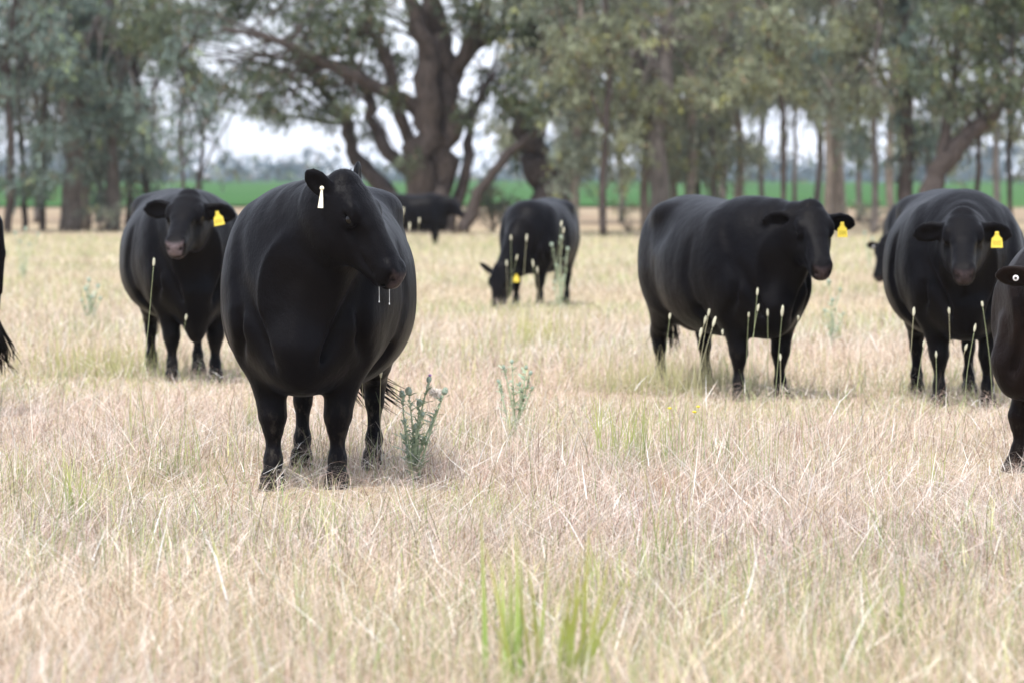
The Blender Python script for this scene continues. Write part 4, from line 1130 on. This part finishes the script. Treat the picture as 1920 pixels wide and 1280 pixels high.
# ---------------------------------------------------------------- tufts of green blades and taller tussocks
def tuft(label, px, gpy, hpx, n, wid, colr, sprd=.12, lean=.25, group="green tufts in the dry grass", tip=None, cat="grass tuft", sj=.7):
    d = ground_d(gpy); x0 = X(px, d); g = float(gz(x0, d)); Hh = hpx * d / FPX
    P = np.stack([RNG.normal(0, sprd, n), RNG.normal(0, sprd * .7, n), np.full(n, -.02)], 1)
    L_ = Hh * RNG.uniform(.55, 1.12, n); W_ = wid * RNG.uniform(.6, 1.2, n)
    col = np.array(colr) * (1 + RNG.normal(0, .12, (n, 1)))
    V, F, C = blades(P, L_, W_, RNG.uniform(0, 6.28, n), np.abs(RNG.normal(0, lean * .5, n)), np.abs(RNG.normal(0, lean, n)), col, .12, segs=4,
                     side=RNG.normal(0, sj, n), tipcol=np.array(tip if tip is not None else (0.50, 0.50, 0.20)))
    m_ = 180 + n * 4
    P = np.stack([RNG.uniform(-1, 1, m_) * sprd * 1.7, RNG.uniform(-1, 1, m_) * sprd * 1.2, np.full(m_, -.02)], 1)
    fc = np.array([[0.62, 0.54, 0.42]]) * RNG.uniform(.6, 1.2, (m_, 1)); fg = RNG.random(m_) < .3; fc[fg] = np.array(colr)
    V2, F2, C2 = blades(P, RNG.uniform(.06, .19, m_), RNG.uniform(.002, .0045, m_) * max(1, d / 17), RNG.uniform(0, 6.28, m_), RNG.uniform(0, 1, m_), RNG.uniform(0, 1.2, m_), fc, .15, segs=4)
    V, F, C = join([(V, F, C), (V2, F2, C2)])
    o = mesh_np("grass_tuft", V, F, M_GRASS, cols=C); o.location = (x0, d, g)
    tag(o, label, cat, group)
BG = (0.23, 0.36, 0.09); YG = (0.36, 0.44, 0.14); DG = (0.20, 0.29, 0.12)
tuft("bright green broad bladed tuft nearest the bottom edge", 1045, 1320, 310, 22, .021, (0.22, 0.36, 0.07), .06, .3, sj=.5, tip=(0.50, 0.46, 0.14))
tuft("bright green tall tuft left of the broad bladed one at the bottom", 945, 1300, 340, 9, .020, (0.20, 0.36, 0.06), .05, .16, sj=.3)
tuft("short bright blade pair above the broad bladed tuft", 1135, 1130, 130, 6, .018, YG, .03, .2, sj=.25)
tuft("thin upright dark green tuft in the middle of the straw", 1262, 1085, 260, 26, .007, DG, .07, .14)
tuft("green tuft low down on the right, near the bottom", 1668, 1215, 170, 10, .014, BG, .04, .16, sj=.3)
tuft("fresh green tuft on the left below the herd", 146, 985, 140, 16, .012, BG, .035, .2, sj=.3)
tuft("thin green tuft straight below the front cow", 595, 1000, 120, 12, .005, DG, .05, .2)
tuft("green tuft with orange tinged base between the front cow and the three quarter cow", 1165, 870, 150, 26, .011, YG, .09, .25)
tuft("upright dark green stems just right of the orange tinged tuft", 1240, 880, 190, 60, .006, DG, .16, .16)
tuft("small yellow green tuft under the broad cow", 1745, 930, 110, 14, .008, YG, .03, .14)
tuft("low yellow green tuft left of the small one under the broad cow", 1640, 930, 95, 16, .007, YG, .09, .3)
tuft("thick tussock round the hind feet of the three quarter cow", 1232, 735, 95, 420, .007, (0.42, 0.43, 0.22), .28, .35, tip=(0.62, 0.56, 0.34))
tuft("second tussock under the three quarter cow's belly", 1335, 735, 75, 260, .006, (0.46, 0.46, 0.26), .24, .35, tip=(0.66, 0.58, 0.40))
tuft("yellow green weedy patch left of the chin raised cow's hooves", 180, 705, 75, 200, .008, (0.42, 0.45, 0.20), .30, .3)
tuft("tall wispy green clump between the front cow and the grazing cow", 1005, 655, 95, 150, .007, (0.46, 0.46, 0.22), .22, .25)
tuft("green clump in the straw under the chin raised cow's flank", 270, 830, 130, 26, .006, (0.34, 0.40, 0.18), .1, .25)
tuft("bluish green clump behind the front cow's right foreleg", 470, 810, 70, 26, .008, (0.24, 0.34, 0.18), .04, .2)
tuft("thin green clump right of the purple flowered thistle", 925, 1010, 120, 22, .005, (0.30, 0.38, 0.16), .12, .25)
tuft("greenish clump low between the bottom middle and the right", 870, 960, 110, 18, .005, (0.34, 0.40, 0.16), .12, .25)
tuft("sparse green clump on the left side before the herd", 320, 900, 130, 14, .006, DG, .06, .2)
tuft("loose green stems below the three quarter cow's forelegs", 1440, 930, 210, 20, .004, DG, .09, .14)
tuft("rust coloured dry clump below the orange tinged tuft", 1290, 930, 80, 110, .005, (0.45, 0.27, 0.15), .13, .5, tip=(0.66, 0.48, 0.34), group="dry clumps")
tuft("golden flattened straw heap in the right half", 1570, 975, 55, 320, .004, (0.66, 0.50, 0.28), .22, 1.1, tip=(0.78, 0.66, 0.42), group="dry clumps")
tuft("greyish straw heap left of the middle below the front cow", 850, 1010, 60, 240, .004, (0.58, 0.50, 0.36), .2, 1.0, tip=(0.74, 0.66, 0.5), group="dry clumps")
tuft("pair of brown dock stems far off on the left", 162, 500, 40, 12, .014, (0.22, 0.13, 0.08), .1, .15, tip=(0.20, 0.12, 0.08), group=None, cat="weed")

# yellow flowers
def flower(label, px, py, gpy):
    d = ground_d(gpy); x0 = X(px, d); g = float(gz(x0, d)); h = Z(py, d) - g
    root = empty("yellow_flower", (x0, d, g)); tag(root, label, "flower", "small yellow flowers")
    mb = MB(); mb.tube([(0, 0, 0), (.01, 0, h * .6), (0, 0, h)], [.0018, .0015, .0012], 5, (0.3, 0.36, 0.14)); mb.build("stem", M_PLANT, root)
    mb = MB(); mb.ellipsoid((0, 0, h), (.011, .011, .006), nu=10, nv=5, c=(0.80, 0.68, 0.05), bump=.25); mb.build("petals", M_PLANT, root, smooth=False)
flower("small yellow flower beside the upright dark green stems", 1256, 765, 850)
flower("upper of the two tiny yellow flowers close together", 1310, 762, 850)
flower("lower of the two tiny yellow flowers close together", 1303, 772, 860)

# ---------------------------------------------------------------- haze
hz = bpy.data.materials.new("air"); hz.use_nodes = True
N, L = hz.node_tree.nodes, hz.node_tree.links
N.remove(N["Principled BSDF"])
pv = N.new("ShaderNodeVolumePrincipled"); pv.inputs["Color"].default_value = (0.80, 0.88, 1.0, 1); pv.inputs["Density"].default_value = 0.00013
L.new(pv.outputs[0], N["Material Output"].inputs["Volume"])
mb = MB()
mb.add([(x, y, z) for x in (-1500, 1500) for y in (-20, 1600) for z in (-1.6, 30)], [(0, 1, 3, 2), (4, 6, 7, 5), (0, 4, 5, 1), (2, 3, 7, 6), (0, 2, 6, 4), (1, 5, 7, 3)])
tag(mb.build("haze", hz, smooth=False), "thin summer haze over the paddock", "haze", None, "stuff")
